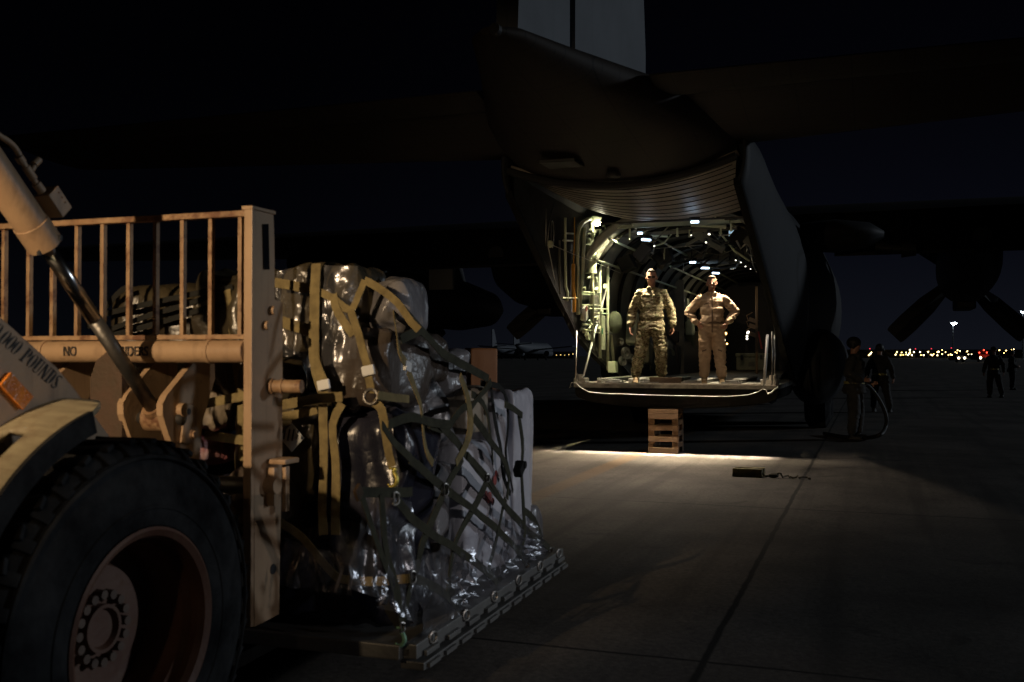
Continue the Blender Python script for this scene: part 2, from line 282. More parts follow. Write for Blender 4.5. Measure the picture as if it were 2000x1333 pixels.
# concrete apron: joints, stains, faded taxi line
def concrete():
    m = bpy.data.materials.new('concrete_apron'); m.use_nodes = True; t = m.node_tree; N = t.nodes; L = t.links; b = N['Principled BSDF']
    b.inputs['Roughness'].default_value = 0.82; b.inputs['Specular IOR Level'].default_value = 0.3
    tcn = N.new('ShaderNodeTexCoord'); s_ = N.new('ShaderNodeSeparateXYZ'); L.new(tcn.outputs['Object'], s_.inputs[0])
    n1 = N.new('ShaderNodeTexNoise'); n1.inputs['Scale'].default_value = 0.55; n1.inputs['Detail'].default_value = 8; n1.inputs['Roughness'].default_value = 0.6
    L.new(tcn.outputs['Object'], n1.inputs['Vector'])
    ra = N.new('ShaderNodeValToRGB'); ra.color_ramp.elements[0].position = 0.36; ra.color_ramp.elements[0].color = (0.075, 0.066, 0.057, 1)
    ra.color_ramp.elements[1].position = 0.64; ra.color_ramp.elements[1].color = (0.175, 0.155, 0.135, 1); L.new(n1.outputs['Fac'], ra.inputs[0])
    n2 = N.new('ShaderNodeTexNoise'); n2.inputs['Scale'].default_value = 26; n2.inputs['Detail'].default_value = 7; n2.inputs['Roughness'].default_value = 0.75
    L.new(tcn.outputs['Object'], n2.inputs['Vector'])
    mm = N.new('ShaderNodeMapRange'); mm.inputs['From Min'].default_value = 0.3; mm.inputs['From Max'].default_value = 0.7
    mm.inputs['To Min'].default_value = 0.5; mm.inputs['To Max'].default_value = 1.35; L.new(n2.outputs['Fac'], mm.inputs['Value'])
    mu = N.new('ShaderNodeMix'); mu.data_type = 'RGBA'; mu.blend_type = 'MULTIPLY'; mu.inputs['Factor'].default_value = 1
    L.new(ra.outputs[0], mu.inputs['A']); L.new(mm.outputs[0], mu.inputs['B'])
    wob = N.new('ShaderNodeTexNoise'); wob.inputs['Scale'].default_value = 3.0; L.new(tcn.outputs['Object'], wob.inputs['Vector'])
    def joint(sock, off, per, w):
        a0 = N.new('ShaderNodeMath'); a0.operation = 'SUBTRACT'; a0.inputs[1].default_value = off; L.new(sock, a0.inputs[0])
        a1 = N.new('ShaderNodeMath'); a1.operation = 'MULTIPLY_ADD'; a1.inputs[1].default_value = 0.03; L.new(wob.outputs['Fac'], a1.inputs[0]); L.new(a0.outputs[0], a1.inputs[2])
        a = N.new('ShaderNodeMath'); a.operation = 'PINGPONG'; a.inputs[1].default_value = per / 2; L.new(a1.outputs[0], a.inputs[0])
        c = N.new('ShaderNodeMapRange'); c.inputs['From Min'].default_value = w * 0.5; c.inputs['From Max'].default_value = w; c.inputs['To Min'].default_value = 1; c.inputs['To Max'].default_value = 0
        L.new(a.outputs[0], c.inputs['Value']); return c.outputs[0]
    j1 = joint(s_.outputs['X'], 2.13, 5.25, 0.026); j2 = joint(s_.outputs['Y'], -5.17, 5.25, 0.018)
    jm = N.new('ShaderNodeMath'); jm.operation = 'MAXIMUM'; L.new(j1, jm.inputs[0]); L.new(j2, jm.inputs[1])
    mj = N.new('ShaderNodeMix'); mj.data_type = 'RGBA'; mj.inputs['B'].default_value = (0.02, 0.018, 0.016, 1)
    L.new(jm.outputs[0], mj.inputs['Factor']); L.new(mu.outputs['Result'], mj.inputs['A'])
    n5 = N.new('ShaderNodeTexNoise'); n5.inputs['Scale'].default_value = 1.7; n5.inputs['Detail'].default_value = 9; n5.inputs['Roughness'].default_value = 0.7; n5.inputs['Distortion'].default_value = 0.6
    L.new(tcn.outputs['Object'], n5.inputs['Vector'])
    st_ = N.new('ShaderNodeMapRange'); st_.inputs['From Min'].default_value = 0.56; st_.inputs['From Max'].default_value = 0.68; st_.inputs['To Max'].default_value = 0.55; L.new(n5.outputs['Fac'], st_.inputs['Value'])
    ms = N.new('ShaderNodeMix'); ms.data_type = 'RGBA'; ms.inputs['B'].default_value = (0.035, 0.03, 0.026, 1); L.new(st_.outputs[0], ms.inputs['Factor']); L.new(mu.outputs['Result'], ms.inputs['A'])
    vc = N.new('ShaderNodeTexVoronoi'); vc.feature = 'DISTANCE_TO_EDGE'; vc.inputs['Scale'].default_value = 0.22; wv2 = N.new('ShaderNodeVectorMath'); wv2.operation = 'ADD'
    L.new(tcn.outputs['Object'], wv2.inputs[0]); L.new(n5.outputs['Color'], wv2.inputs[1]); L.new(wv2.outputs[0], vc.inputs['Vector'])
    ck = N.new('ShaderNodeMapRange'); ck.inputs['From Min'].default_value = 0.0; ck.inputs['From Max'].default_value = 0.0022; ck.inputs['To Min'].default_value = 0.6; ck.inputs['To Max'].default_value = 0; L.new(vc.outputs['Distance'], ck.inputs['Value'])
    mk_ = N.new('ShaderNodeMix'); mk_.data_type = 'RGBA'; mk_.inputs['B'].default_value = (0.02, 0.018, 0.016, 1); L.new(ck.outputs[0], mk_.inputs['Factor']); L.new(ms.outputs['Result'], mk_.inputs['A'])
    mt = N.new('ShaderNodeMapping'); mt.inputs['Scale'].default_value = (2.6, 0.10, 1); mt.inputs['Rotation'].default_value = (0, 0, R(9)); L.new(tcn.outputs['Object'], mt.inputs[0])
    nt_ = N.new('ShaderNodeTexNoise'); nt_.inputs['Scale'].default_value = 1.2; nt_.inputs['Detail'].default_value = 6; L.new(mt.outputs[0], nt_.inputs['Vector'])
    tm = N.new('ShaderNodeMapRange'); tm.inputs['From Min'].default_value = 0.52; tm.inputs['From Max'].default_value = 0.66; tm.inputs['To Max'].default_value = 0.5; L.new(nt_.outputs['Fac'], tm.inputs['Value'])
    mtm = N.new('ShaderNodeMix'); mtm.data_type = 'RGBA'; mtm.inputs['B'].default_value = (0.04, 0.036, 0.032, 1); L.new(tm.outputs[0], mtm.inputs['Factor']); L.new(mk_.outputs['Result'], mtm.inputs['A'])
    L.new(mtm.outputs['Result'], mj.inputs['A'])
    # faded taxi line along x = -0.5
    a = N.new('ShaderNodeMath'); a.operation = 'ADD'; a.inputs[1].default_value = 0.5; L.new(s_.outputs['X'], a.inputs[0])
    ab = N.new('ShaderNodeMath'); ab.operation = 'ABSOLUTE'; L.new(a.outputs[0], ab.inputs[0])
    ln = N.new('ShaderNodeMapRange'); ln.inputs['From Min'].default_value = 0.09; ln.inputs['From Max'].default_value = 0.16; ln.inputs['To Min'].default_value = 0.45; ln.inputs['To Max'].default_value = 0
    L.new(ab.outputs[0], ln.inputs['Value'])
    lm = N.new('ShaderNodeMath'); lm.operation = 'MULTIPLY'; L.new(ln.outputs[0], lm.inputs[0]); L.new(mm.outputs[0], lm.inputs[1])
    ml = N.new('ShaderNodeMix'); ml.data_type = 'RGBA'; ml.inputs['B'].default_value = (0.20, 0.115, 0.045, 1)
    L.new(lm.outputs[0], ml.inputs['Factor']); L.new(mj.outputs['Result'], ml.inputs['A']); L.new(ml.outputs['Result'], b.inputs['Base Color'])
    bp = N.new('ShaderNodeBump'); bp.inputs['Strength'].default_value = 0.35; bp.inputs['Distance'].default_value = 0.01
    L.new(n2.outputs['Fac'], bp.inputs['Height']); L.new(bp.outputs[0], b.inputs['Normal'])
    return m

# ------------------------------------------------------------------ mesh builder
class MB:
    def __init__(s): s.b = bmesh.new()
    def box(s, c, size, rot=None, bev=0.0):
        r = bmesh.ops.create_cube(s.b, size=1.0); vs = r['verts']
        mtx = Matrix.Translation(c) @ (rot.to_4x4() if rot is not None else Matrix()) @ Matrix.Diagonal((*size, 1))
        bmesh.ops.transform(s.b, matrix=mtx, verts=vs)
        if bev:
            es = list({e for v in vs for e in v.link_edges})
            bmesh.ops.bevel(s.b, geom=es, offset=bev, segments=2, affect='EDGES', profile=0.6)
        return s
    def bx(s, x0, x1, y0, y1, z0, z1, bev=0.0):
        return s.box(((x0 + x1) / 2, (y0 + y1) / 2, (z0 + z1) / 2), (abs(x1 - x0), abs(y1 - y0), abs(z1 - z0)), None, bev)
    def cyl(s, p0, p1, r0, r1=None, seg=16, caps=True):
        p0 = Vector(p0); p1 = Vector(p1); r1 = r0 if r1 is None else r1; d = p1 - p0
        q = d.to_track_quat('Z', 'Y').to_matrix().to_4x4()
        bmesh.ops.create_cone(s.b, cap_ends=caps, cap_tris=False, segments=seg, radius1=max(r0, 1e-4), radius2=max(r1, 1e-4), depth=d.length,
                              matrix=Matrix.Translation((p0 + p1) / 2) @ q)
        return s
    def sph(s, c, r, seg=14, sc=(1, 1, 1), rot=None):
        m = Matrix.Translation(c) @ (rot.to_4x4() if rot is not None else Matrix()) @ Matrix.Diagonal((r * sc[0], r * sc[1], r * sc[2], 1))
        bmesh.ops.create_uvsphere(s.b, u_segments=seg, v_segments=max(6, seg * 2 // 3), radius=1, matrix=m); return s
    def cap(s, p0, p1, r0, r1=None, seg=12):
        r1 = r0 if r1 is None else r1
        s.cyl(p0, p1, r0, r1, seg); s.sph(p0, r0, seg); s.sph(p1, r1, seg); return s
    def tube(s, pts, r, seg=10, caps=True):
        pts = [Vector(p) for p in pts]; rings = []; up = None
        for i, p in enumerate(pts):
            t = (pts[min(i + 1, len(pts) - 1)] - pts[max(i - 1, 0)]).normalized()
            if up is None: up = t.orthogonal().normalized()
            up = (up - t * up.dot(t)).normalized(); bi = t.cross(up)
            rr = r[i] if isinstance(r, (list, tuple)) else r
            rings.append([s.b.verts.new(p + (up * math.cos(a) + bi * math.sin(a)) * rr) for a in [2 * math.pi * k / seg for k in range(seg)]])
        for a, b_ in zip(rings, rings[1:]):
            for k in range(seg): s.b.faces.new((a[k], a[(k + 1) % seg], b_[(k + 1) % seg], b_[k]))
        if caps: s.b.faces.new(rings[0][::-1]); s.b.faces.new(rings[-1])
        return s
    def prism(s, poly, d):
        """poly: list of 3D points (planar), extruded by vector d"""
        d = Vector(d); a = [s.b.verts.new(p) for p in poly]; b_ = [s.b.verts.new(Vector(p) + d) for p in poly]; n = len(a)
        s.b.faces.new(a[::-1]); s.b.faces.new(b_)
        for k in range(n): s.b.faces.new((a[k], a[(k + 1) % n], b_[(k + 1) % n], b_[k]))
        return s
    def lathe(s, prof, axis_o, axis_d, seg=48, closed=False):
        """prof: list of (along, radius)"""
        ad = Vector(axis_d).normalized(); u = ad.orthogonal().normalized(); v = ad.cross(u); o = Vector(axis_o); rings = []
        for (t, r) in prof:
            rings.append([s.b.verts.new(o + ad * t + (u * math.cos(a) + v * math.sin(a)) * max(r, 1e-4)) for a in [2 * math.pi * k / seg for k in range(seg)]])
        pr = list(zip(rings, rings[1:])) + ([(rings[-1], rings[0])] if closed else [])
        for a, b_ in pr:
            for k in range(seg): s.b.faces.new((a[k], a[(k + 1) % seg], b_[(k + 1) % seg], b_[k]))
        return s
    def loft(s, rings, closed=True, caps=True):
        rv = [[s.b.verts.new(p) for p in r] for r in rings]; n = len(rv[0])
        for a, b_ in zip(rv, rv[1:]):
            for k in range(n if closed else n - 1): s.b.faces.new((a[k], a[(k + 1) % n], b_[(k + 1) % n], b_[k]))
        if closed and caps: s.b.faces.new(rv[0][::-1]); s.b.faces.new(rv[-1])
        return s
    def ribbon(s, pts, w, nrm, th=0.004, sag=0.0, seed=0, step=0.06):
        pts = [Vector(p) for p in pts]; nrm = Vector(nrm).normalized(); q = []
        for a, b_ in zip(pts, pts[1:]):
            n = max(1, int((b_ - a).length / step))
            for k in range(n): q.append(a.lerp(b_, k / n))
        q.append(pts[-1]); rings = []
        for i, p in enumerate(q):
            t = (q[min(i + 1, len(q) - 1)] - q[max(i - 1, 0)]).normalized(); sd = t.cross(nrm).normalized()
            nn = sd.cross(t); tw = 0.35 * noise.noise(p * 3 + Vector((seed, 0, 0)))
            sd = (sd * math.cos(tw) + nn * math.sin(tw)); nn = sd.cross(t)
            p = p + nrm * sag * noise.noise(p * 5 + Vector((0, seed, 3)))
            rings.append([p + sd * w / 2 + nn * th / 2, p - sd * w / 2 + nn * th / 2, p - sd * w / 2 - nn * th / 2, p + sd * w / 2 - nn * th / 2])
        return s.loft(rings)
    def grid(s, f, nu, nv, skip=None):
        vs = [[s.b.verts.new(f(i / nu, j / nv)) for j in range(nv + 1)] for i in range(nu + 1)]
        for i in range(nu):
            for j in range(nv):
                if skip and skip(i, j): continue
                s.b.faces.new((vs[i][j], vs[i + 1][j], vs[i + 1][j + 1], vs[i][j + 1]))
        return s
    def obj(s, name, m, parent=None, smooth=False, F=None, loc=(0, 0, 0), solid=0, auto=None):
        bmesh.ops.recalc_face_normals(s.b, faces=s.b.faces)
        me = bpy.data.meshes.new(name); s.b.to_mesh(me); s.b.free()
        o = bpy.data.objects.new(name, me); COL.objects.link(o); me.materials.append(m)
        if smooth or auto:
            for p in me.polygons: p.use_smooth = True
            if auto:
                b2 = bmesh.new(); b2.from_mesh(me)
                for ed in b2.edges:
                    if len(ed.link_faces) == 2 and ed.calc_face_angle(0) > R(auto): ed.smooth = False
                b2.to_mesh(me); b2.free()
        if parent is not None: o.parent = parent
        elif F is not None: F.place(o, loc)
        if solid:
            md = o.modifiers.new('thick', 'SOLIDIFY'); md.thickness = solid; md.offset = 0
        return o

def tag(o, label=None, cat=None, group=None, kind=None):
    for k, v in (('label', label), ('category', cat), ('group', group), ('kind', kind)):
        if v: o[k] = v
    return o
def thing(name, label, cat, F=None, loc=(0, 0, 0), rz=0, group=None):
    o = bpy.data.objects.new(name, None); COL.objects.link(o); o.empty_display_size = 0.2
    if F: F.place(o, loc, rz)
    else: o.location = loc; o.rotation_euler = (0, 0, rz)
    return tag(o, label, cat, group)
def copy_tree(o, parent=None):
    c = o.copy(); COL.objects.link(c)
    if parent is not None: c.parent = parent
    for ch in [x for x in bpy.data.objects if x.parent == o]: copy_tree(ch, c)
    return c

# ------------------------------------------------------------------ ground
g = MB(); g.b.faces.new([g.b.verts.new(p) for p in ((-2500, -2500, 0), (2500, -2500, 0), (2500, 2500, 0), (-2500, 2500, 0))])
ground = g.obj('ground', concrete(), F=AC); tag(ground, kind='structure')

# ================================================================== AIRCRAFT
ac = thing('cargo_aircraft', 'grey four-propeller military cargo aircraft with its tail ramp lowered', 'aircraft', AC)
def sell(w, zb, zt, zc, a, p=2.5):
    c, s_ = math.cos(a), math.sin(a)
    x = w * math.copysign(abs(c) ** (2 / p), c); h = (zt - zc) if s_ >= 0 else (zc - zb)
    return x, zc + h * math.copysign(abs(s_) ** (2 / p), s_)
# main body
mb = MB(); rings = []
for (y, w, zb, zt, zc) in [(3.1, 1.86, 0.62, 4.92, 2.5), (5, 1.98, 0.55, 4.95, 2.6), (9, 2.15, 0.55, 4.95, 2.75), (14, 2.15, 0.55, 4.95, 2.75), (17, 2.0, 0.65, 4.7, 2.6), (19.5, 1.3, 0.9, 3.6, 2.2), (20.7, 0.4, 1.4, 2.4, 1.9)]:
    rings.append([Vector((sell(w, zb, zt, zc, 2 * math.pi * k / 48, 2.2)[0], y, sell(w, zb, zt, zc, 2 * math.pi * k / 48, 2.2)[1])) for k in range(48)])
rv = MB().loft(rings, True, False)
body = rv.obj('fuselage_shell', M['skin_ac'], ac, smooth=True)
# aft body, open below: from the sill over the top
SILL = [(-3.5, 1.44, 3.60), (-2.3, 1.50, 3.02), (-1.2, 1.55, 2.50), (0.1, 1.60, 1.88), (1.2, 1.60, 1.55), (3.1, 1.60, 1.08)]
def interp(tab, y, j):
    if y <= tab[0][0]: return tab[0][j]
    for a, b_ in zip(tab, tab[1:]):
        if y <= b_[0]: return a[j] + (b_[j] - a[j]) * (y - a[0]) / (b_[0] - a[0])
    return tab[-1][j]
AFT = [(-3.5, 1.52, 4.80, 3.98), (-2, 1.63, 4.86, 3.75), (0, 1.73, 4.9, 3.1), (3.1, 1.86, 4.92, 2.5)]   # y, w, top, centre
rings = []
for i in range(23):
    y = -3.5 + 6.6 * i / 22; w = interp(AFT, y, 1); zt = interp(AFT, y, 2); zc = interp(AFT, y, 3); sw = interp(SILL, y, 1); sz = interp(SILL, y, 2)
    r = [Vector((sw, y, sz))]
    for k in range(1, 5): 
        a = k / 5; r.append(Vector((sw + (w - sw) * math.sin(a * math.pi / 2), y, sz + (zc - sz) * (1 - math.cos(a * math.pi / 2)) * 0.6 + (zc - sz) * a * 0.4)))
    for k in range(25):
        a = math.pi * k / 24; x, z = sell(w, 0, zt, zc, a, 2.3); r.append(Vector((x, y, z)))
    for k in range(4, 0, -1):
        a = k / 5; r.append(Vector((-(sw + (w - sw) * math.sin(a * math.pi / 2)), y, sz + (zc - sz) * (1 - math.cos(a * math.pi / 2)) * 0.6 + (zc - sz) * a * 0.4)))
    r.append(Vector((-sw, y, sz))); rings.append(r)
MB().loft(rings, False).obj('aft_fuselage_shell', M['skin_ac'], ac, smooth=True, solid=0.04)
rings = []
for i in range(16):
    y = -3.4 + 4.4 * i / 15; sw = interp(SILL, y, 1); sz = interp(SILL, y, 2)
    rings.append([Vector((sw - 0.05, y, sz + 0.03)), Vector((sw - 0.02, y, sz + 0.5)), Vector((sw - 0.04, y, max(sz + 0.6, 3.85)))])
MB().loft(rings, False).obj('wall_shade_sheet', M['darkliner'], ac)  # near-black sheets put over the inner walls in place of shade
MB().loft([[Vector((-p.x, p.y, p.z)) for p in r] for r in rings], False).obj('wall_shade_sheet', M['darkliner'], ac)
# tail cone (flat beaver tail)
rings = []
for (y, w, zb, zt) in [(-3.5, 1.50, 3.66, 4.80), (-4.2, 1.36, 3.73, 4.66), (-5.0, 1.15, 3.80, 4.52), (-6.0, 0.80, 3.90, 4.42), (-7.0, 0.46, 4.0, 4.32), (-7.7, 0.24, 4.08, 4.25), (-7.9, 0.08, 4.13, 4.2)]:
    zc = zb + (zt - zb) * 0.55
    rings.append([Vector((sell(w, zb, zt, zc, 2 * math.pi * k / 40, 2.3)[0], y, sell(w, zb, zt, zc, 2 * math.pi * k / 40, 2.3)[1])) for k in range(40)])
MB().loft(rings, True, True).obj('tail_cone', M['skin_tail'], ac, auto=50)
mb = MB(); mb.cyl((0.05, -7.93, 4.17), (0.05, -7.86, 4.17), 0.045, 0.05, 16); mb.obj('tail_light', M['black'], ac)
# raised cargo door
def door_pt(u, v):
    y = -3.45 + 3.8 * v; hw = interp([(-3.5, 1.43), (0, 1.52), (0.4, 1.5)], y, 1); x = hw * (2 * u - 1)
    return Vector((x, y, 3.66 + 0.30 * (x / 1.5) ** 2 + 0.02 * v))
MB().grid(door_pt, 36, 20).obj('raised_cargo_door', M['skin_door'], ac, smooth=True, solid=0.06)
mb = MB()
for v in (0.04, 0.10, 0.17, 0.25, 0.33, 0.42, 0.52, 0.62, 0.72, 0.82, 0.92):
    mb = MB(); mb.tube([door_pt(u / 24, v) + Vector((0, 0, -0.032)) for u in range(1, 24)], 0.007, 6); mb.obj('door_stringer', M['darkliner'], ac)
mb = MB(); mb.tube([door_pt(u / 24, -0.02) + Vector((0, -0.02, -0.06)) for u in range(25)], 0.05, 8); mb.obj('door_hinge_seal', M['black'], ac)
# access plates and drain scoop under the tail
mb = MB(); mb.bx(-0.62, -0.2, -4.75, -4.35, 3.70, 3.735, 0.01); mb.obj('access_plate', M['black'], ac)
mb = MB(); mb.sph((0.05, -3.95, 3.66), 0.09, 12, (1, 1.2, 0.5)); mb.obj('drain_fairing', M['black'], ac)
# sills: heavy dark longeron edges
for sx in (-1, 1):
    mb = MB(); pts = [Vector((sx * (w + 0.0), y, z)) for (y, w, z) in SILL]
    rr = []
    for p in pts: rr.append([p + Vector((sx * 0.04, 0, -0.05)), p + Vector((sx * 0.04, 0, 0.02)), p + Vector((-sx * 0.05, 0, 0.02)), p + Vector((-sx * 0.05, 0, -0.05))])
    mb.loft(rr); mb.obj('door_sill_beam', M['darkliner'], ac)
# fin and rudder
mb = MB(); mb.prism([(-0.13, -5.86, 4.2), (-0.13, -2.55, 4.2), (-0.13, -2.52, 5.5), (-0.13, -2.9, 8.0), (-0.10, -3.5, 11.4), (-0.10, -5.86, 11.4)], (0.26, 0, 0)); mb.obj('fin', M['fin'], ac)
mb = MB(); mb.prism([(-0.10, -7.5, 4.25), (-0.10, -5.94, 4.25), (-0.10, -5.94, 11.3), (-0.10, -6.9, 11.3)], (0.20, 0, 0)); mb.obj('rudder', M['fin'], ac)
mb = MB(); mb.prism([(-0.12, -2.6, 5.3), (-0.12, -1.0, 4.85), (-0.12, 0.3, 4.8), (-0.12, -2.6, 4.5)], (0.24, 0, 0)); mb.obj('dorsal_fairing', M['fin'], ac)
# stabilisers
def foil(x, yl, yt, z, th, n=9):
    up = []; lo = []
    for k in range(n):
        t = k / (n - 1); y = yl + (yt - yl) * t; h = th * 2.6 * (math.sqrt(t) * 0.75 * (1 - t) + 0.12 * t * (1 - t)) + 0.006
        up.append(Vector((x, y, z + h))); lo.append(Vector((x, y, z - h * 0.75)))
    return up + lo[::-1]
for sx in (1, -1):
    MB().loft([foil(sx * x, yl, yt, z, th) for (x, yl, yt, z, th) in [(0.2, -2.75, -5.15, 4.24, 0.30), (1.4, -2.8, -5.12, 4.24, 0.28), (8.0, -3.5, -5.0, 4.35, 0.15)]]).obj('tailplane', M['skin_tail'], ac, auto=40)
    MB().loft([foil(sx * x, yl, yt, z, th) for (x, yl, yt, z, th) in [(0.9, -5.19, -5.95, 4.24, 0.10), (8.0, -5.04, -5.6, 4.35, 0.06)]]).obj('elevator', M['skin_tail'], ac, auto=40)
# wing, flaps, engines, propellers
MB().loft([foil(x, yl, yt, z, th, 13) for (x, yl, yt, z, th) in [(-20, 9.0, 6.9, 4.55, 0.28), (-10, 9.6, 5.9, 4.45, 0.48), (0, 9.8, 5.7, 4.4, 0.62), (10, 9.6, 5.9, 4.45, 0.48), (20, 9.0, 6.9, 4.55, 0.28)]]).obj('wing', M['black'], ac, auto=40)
for sx in (1, -1):
    mb = MB(); r0 = []
    for x in (2.25, 9.0):
        r0.append([Vector((sx * x, 6.1, 4.25)), Vector((sx * x, 5.95, 4.38)), Vector((sx * x, 5.0, 3.52)), Vector((sx * x, 4.98, 3.46))])
    mb.loft(r0); mb.obj('wing_flap', M['black'], ac)
def nacelle(x):
    rr = []
    for (y, w, zb, zt) in [(5.2, 0.18, 3.55, 3.95), (6.0, 0.42, 3.0, 4.35), (7.2, 0.58, 2.75, 4.5), (9.0, 0.60, 2.68, 4.2), (10.0, 0.5, 2.85, 4.0), (10.35, 0.33, 3.15, 3.8)]:
        rr.append([Vector((x + sell(w, zb, zt, (zb + zt) / 2, 2 * math.pi * k / 28, 2.2)[0], y, sell(w, zb, zt, (zb + zt) / 2, 2 * math.pi * k / 28, 2.2)[1])) for k in range(28)])
    return MB().loft(rr)
eng0 = None
for x, ph in ((4.9, 45), (-4.9, 40), (10.1, 45), (-10.1, 45)):
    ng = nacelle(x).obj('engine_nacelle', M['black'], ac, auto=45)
    mb = MB(); mb.bx(x - 0.2, x + 0.2, 8.6, 9.8, 2.55, 2.8, 0.05); mb.obj('oil_cooler_scoop', M['black'], ng)
    mb = MB(); mb.lathe([(0.55, 0.02), (0.4, 0.15), (0.15, 0.27), (-0.1, 0.30), (-0.1, 0.0)], (x, 10.45, 3.45), (0, 1, 0), 24); mb.obj('spinner', M['skin_ac'], ac, smooth=True)
    for k in range(4):
        a = R(ph + 90 * k); d = Vector((math.cos(a), 0, math.sin(a))); t = Vector((-math.sin(a), 0, math.cos(a))); c0 = Vector((x, 10.6, 3.45)); rr = []
        for (s_, ch, tw) in [(0.15, 0.09, 60), (0.45, 0.20, 45), (1.0, 0.27, 30), (1.6, 0.27, 20), (1.98, 0.25, 14), (2.06, 0.22, 12)]:
            cdv = t * math.cos(R(tw)) + Vector((0, 1, 0)) * math.sin(R(tw)); nv = d.cross(cdv); th = 0.05 - 0.018 * s_
            c = c0 + d * s_; rr.append([c + cdv * ch, c + nv * th, c - cdv * ch, c - nv * th])
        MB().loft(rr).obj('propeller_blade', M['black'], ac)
# external fuel tanks on pylons between the engines
for x in (-7.4, 7.4):
    mb = MB(); mb.lathe([(-4.6, 0.02), (-4.4, 0.2), (-3.6, 0.45), (-2.2, 0.62), (1.5, 0.66), (3.4, 0.5), (4.3, 0.2), (4.5, 0.02)], (x, 7.6, 2.85), (0, 1, 0), 28)
    tk = mb.obj('fuel_tank', M['black'], ac, smooth=True)
    mb = MB(); mb.prism([(x - 0.07, 5.0, 3.4), (x - 0.07, 9.4, 3.4), (x - 0.07, 8.8, 4.3), (x - 0.07, 6.0, 4.3)], (0.14, 0, 0)); mb.obj('pylon', M['black'], tk)
p = hit(AC, 865, 545, 1, 5.2)
mb = MB(); mb.bx(p.x - 0.3, p.x + 0.28, 5.1, 5.2, p.z - 0.25, p.z + 0.28); mb.obj('flap_track_panel', M['fin'], ac)
p = hit(AC, 775, 535, 1, 5.3)
mb = MB(); mb.bx(p.x - 0.2, p.x + 0.1, 5.2, 5.3, p.z - 0.2, p.z + 0.3); mb.bx(p.x + 0.1, p.x + 0.3, 5.2, 5.28, p.z - 0.22, p.z - 0.08); mb.obj('flap_track_panel', M['fin'], ac)
# wing root fairing and inner flap end on the starboard side
rr = []
for (x, a, b_) in [(1.7, 0.25, 0.5), (2.3, 0.3, 0.55), (2.9, 0.22, 0.42), (3.15, 0.06, 0.15)]:
    rr.append([Vector((x, 4.1 + math.cos(k * math.pi / 8) * b_ * 1.6, 3.75 + math.sin(k * math.pi / 8) * a)) for k in range(16)])
MB().loft(rr).obj('wing_root_fairing', M['skin_ac'], ac, auto=50)
mb = MB(); mb.cyl((3.0, 4.3, 3.55), (3.45, 4.3, 3.5), 0.12, 0.10, 16); mb.cyl((3.45, 4.3, 3.5), (3.7, 4.3, 3.5), 0.17, 0.14, 16); mb.obj('flap_actuator', M['black'], ac)
# landing gear sponsons
for sx in (1, -1):
    rr = []
    for (y, w, h) in [(3.8, 0.12, 0.2), (4.1, 0.38, 0.55), (4.9, 0.5, 0.75), (7, 0.55, 0.82), (11, 0.55, 0.8), (13, 0.2, 0.4)]:
        rr.append([Vector((sx * (1.85 + math.cos(2 * math.pi * k / 24) * w), y, 1.30 + math.sin(2 * math.pi * k / 24) * h)) for k in range(24)])
    MB().loft(rr).obj('wheel_sponson', M['skin_ac'], ac, auto=50)
    for y in (6.6, 8.2):
        mb = MB(); mb.lathe([(-0.25, 0.2), (-0.25, 0.55), (-0.17, 0.69), (0.17, 0.69), (0.25, 0.55), (0.25, 0.2)], (sx * 1.85, y, 0.69), (1, 0, 0), 32); mb.obj('main_wheel', M['rubber'], ac, auto=40)
mb = MB(); mb.lathe([(-0.15, 0.1), (-0.15, 0.4), (0, 0.5), (0.15, 0.4), (0.15, 0.1)], (0, 16.5, 0.5), (1, 0, 0), 24); mb.cyl((0, 16.5, 0.5), (0, 16.5, 1.2), 0.08); mb.obj('nose_wheel', M['rubber'], ac)
# ---- interior lining, frames, floor
FZ = 1.08
def lin(u, y, off=0.0):
    a = math.pi * u; x, z = sell(1.66 - off, 0, 3.86 - off, 2.2, a, 2.6)
    if u < 0.001 or u > 0.999: z = 2.2
    return Vector((x, y, z))
rings = []
for y in [0.35 + 0.5 * k for k in range(30)]:
    taper = 1.0
    r = [Vector((1.60, y, FZ if y > 3 else interp(SILL, y, 2)))]
    r += [Vector((lin(k / 30, y).x * taper, y, lin(k / 30, y).z)) for k in range(31)]
    r += [Vector((-1.60, y, FZ if y > 3 else interp(SILL, y, 2)))]
    rings.append(r)
MB().loft(rings, False).obj('interior_lining', M['lining'], ac, smooth=True, solid=0.03)
mb = MB()
for y in [1.1 + 1.0 * k for k in range(14)]:
    mb.tube([lin(k / 30, y, 0.05) for k in range(31)], 0.035, 6)
mb.obj('frame_rib', M['darkliner'], ac)
mb = MB()
for k in (5, 8, 11, 19, 22, 25):
    mb.tube([lin(k / 30, y, 0.09) for y in (0.6, 5, 10, 14.5)], 0.022, 6)
mb.obj('ceiling_conduit', M['int_green'], ac)
MB().bx(-1.58, 1.58, 3.12, 14.9, FZ - 0.12, FZ).obj('cargo_floor', M['floor'], ac)
MB().bx(-1.7, 1.7, 14.8, 14.9, FZ, 3.7).obj('forward_bulkhead', M['black'], ac)
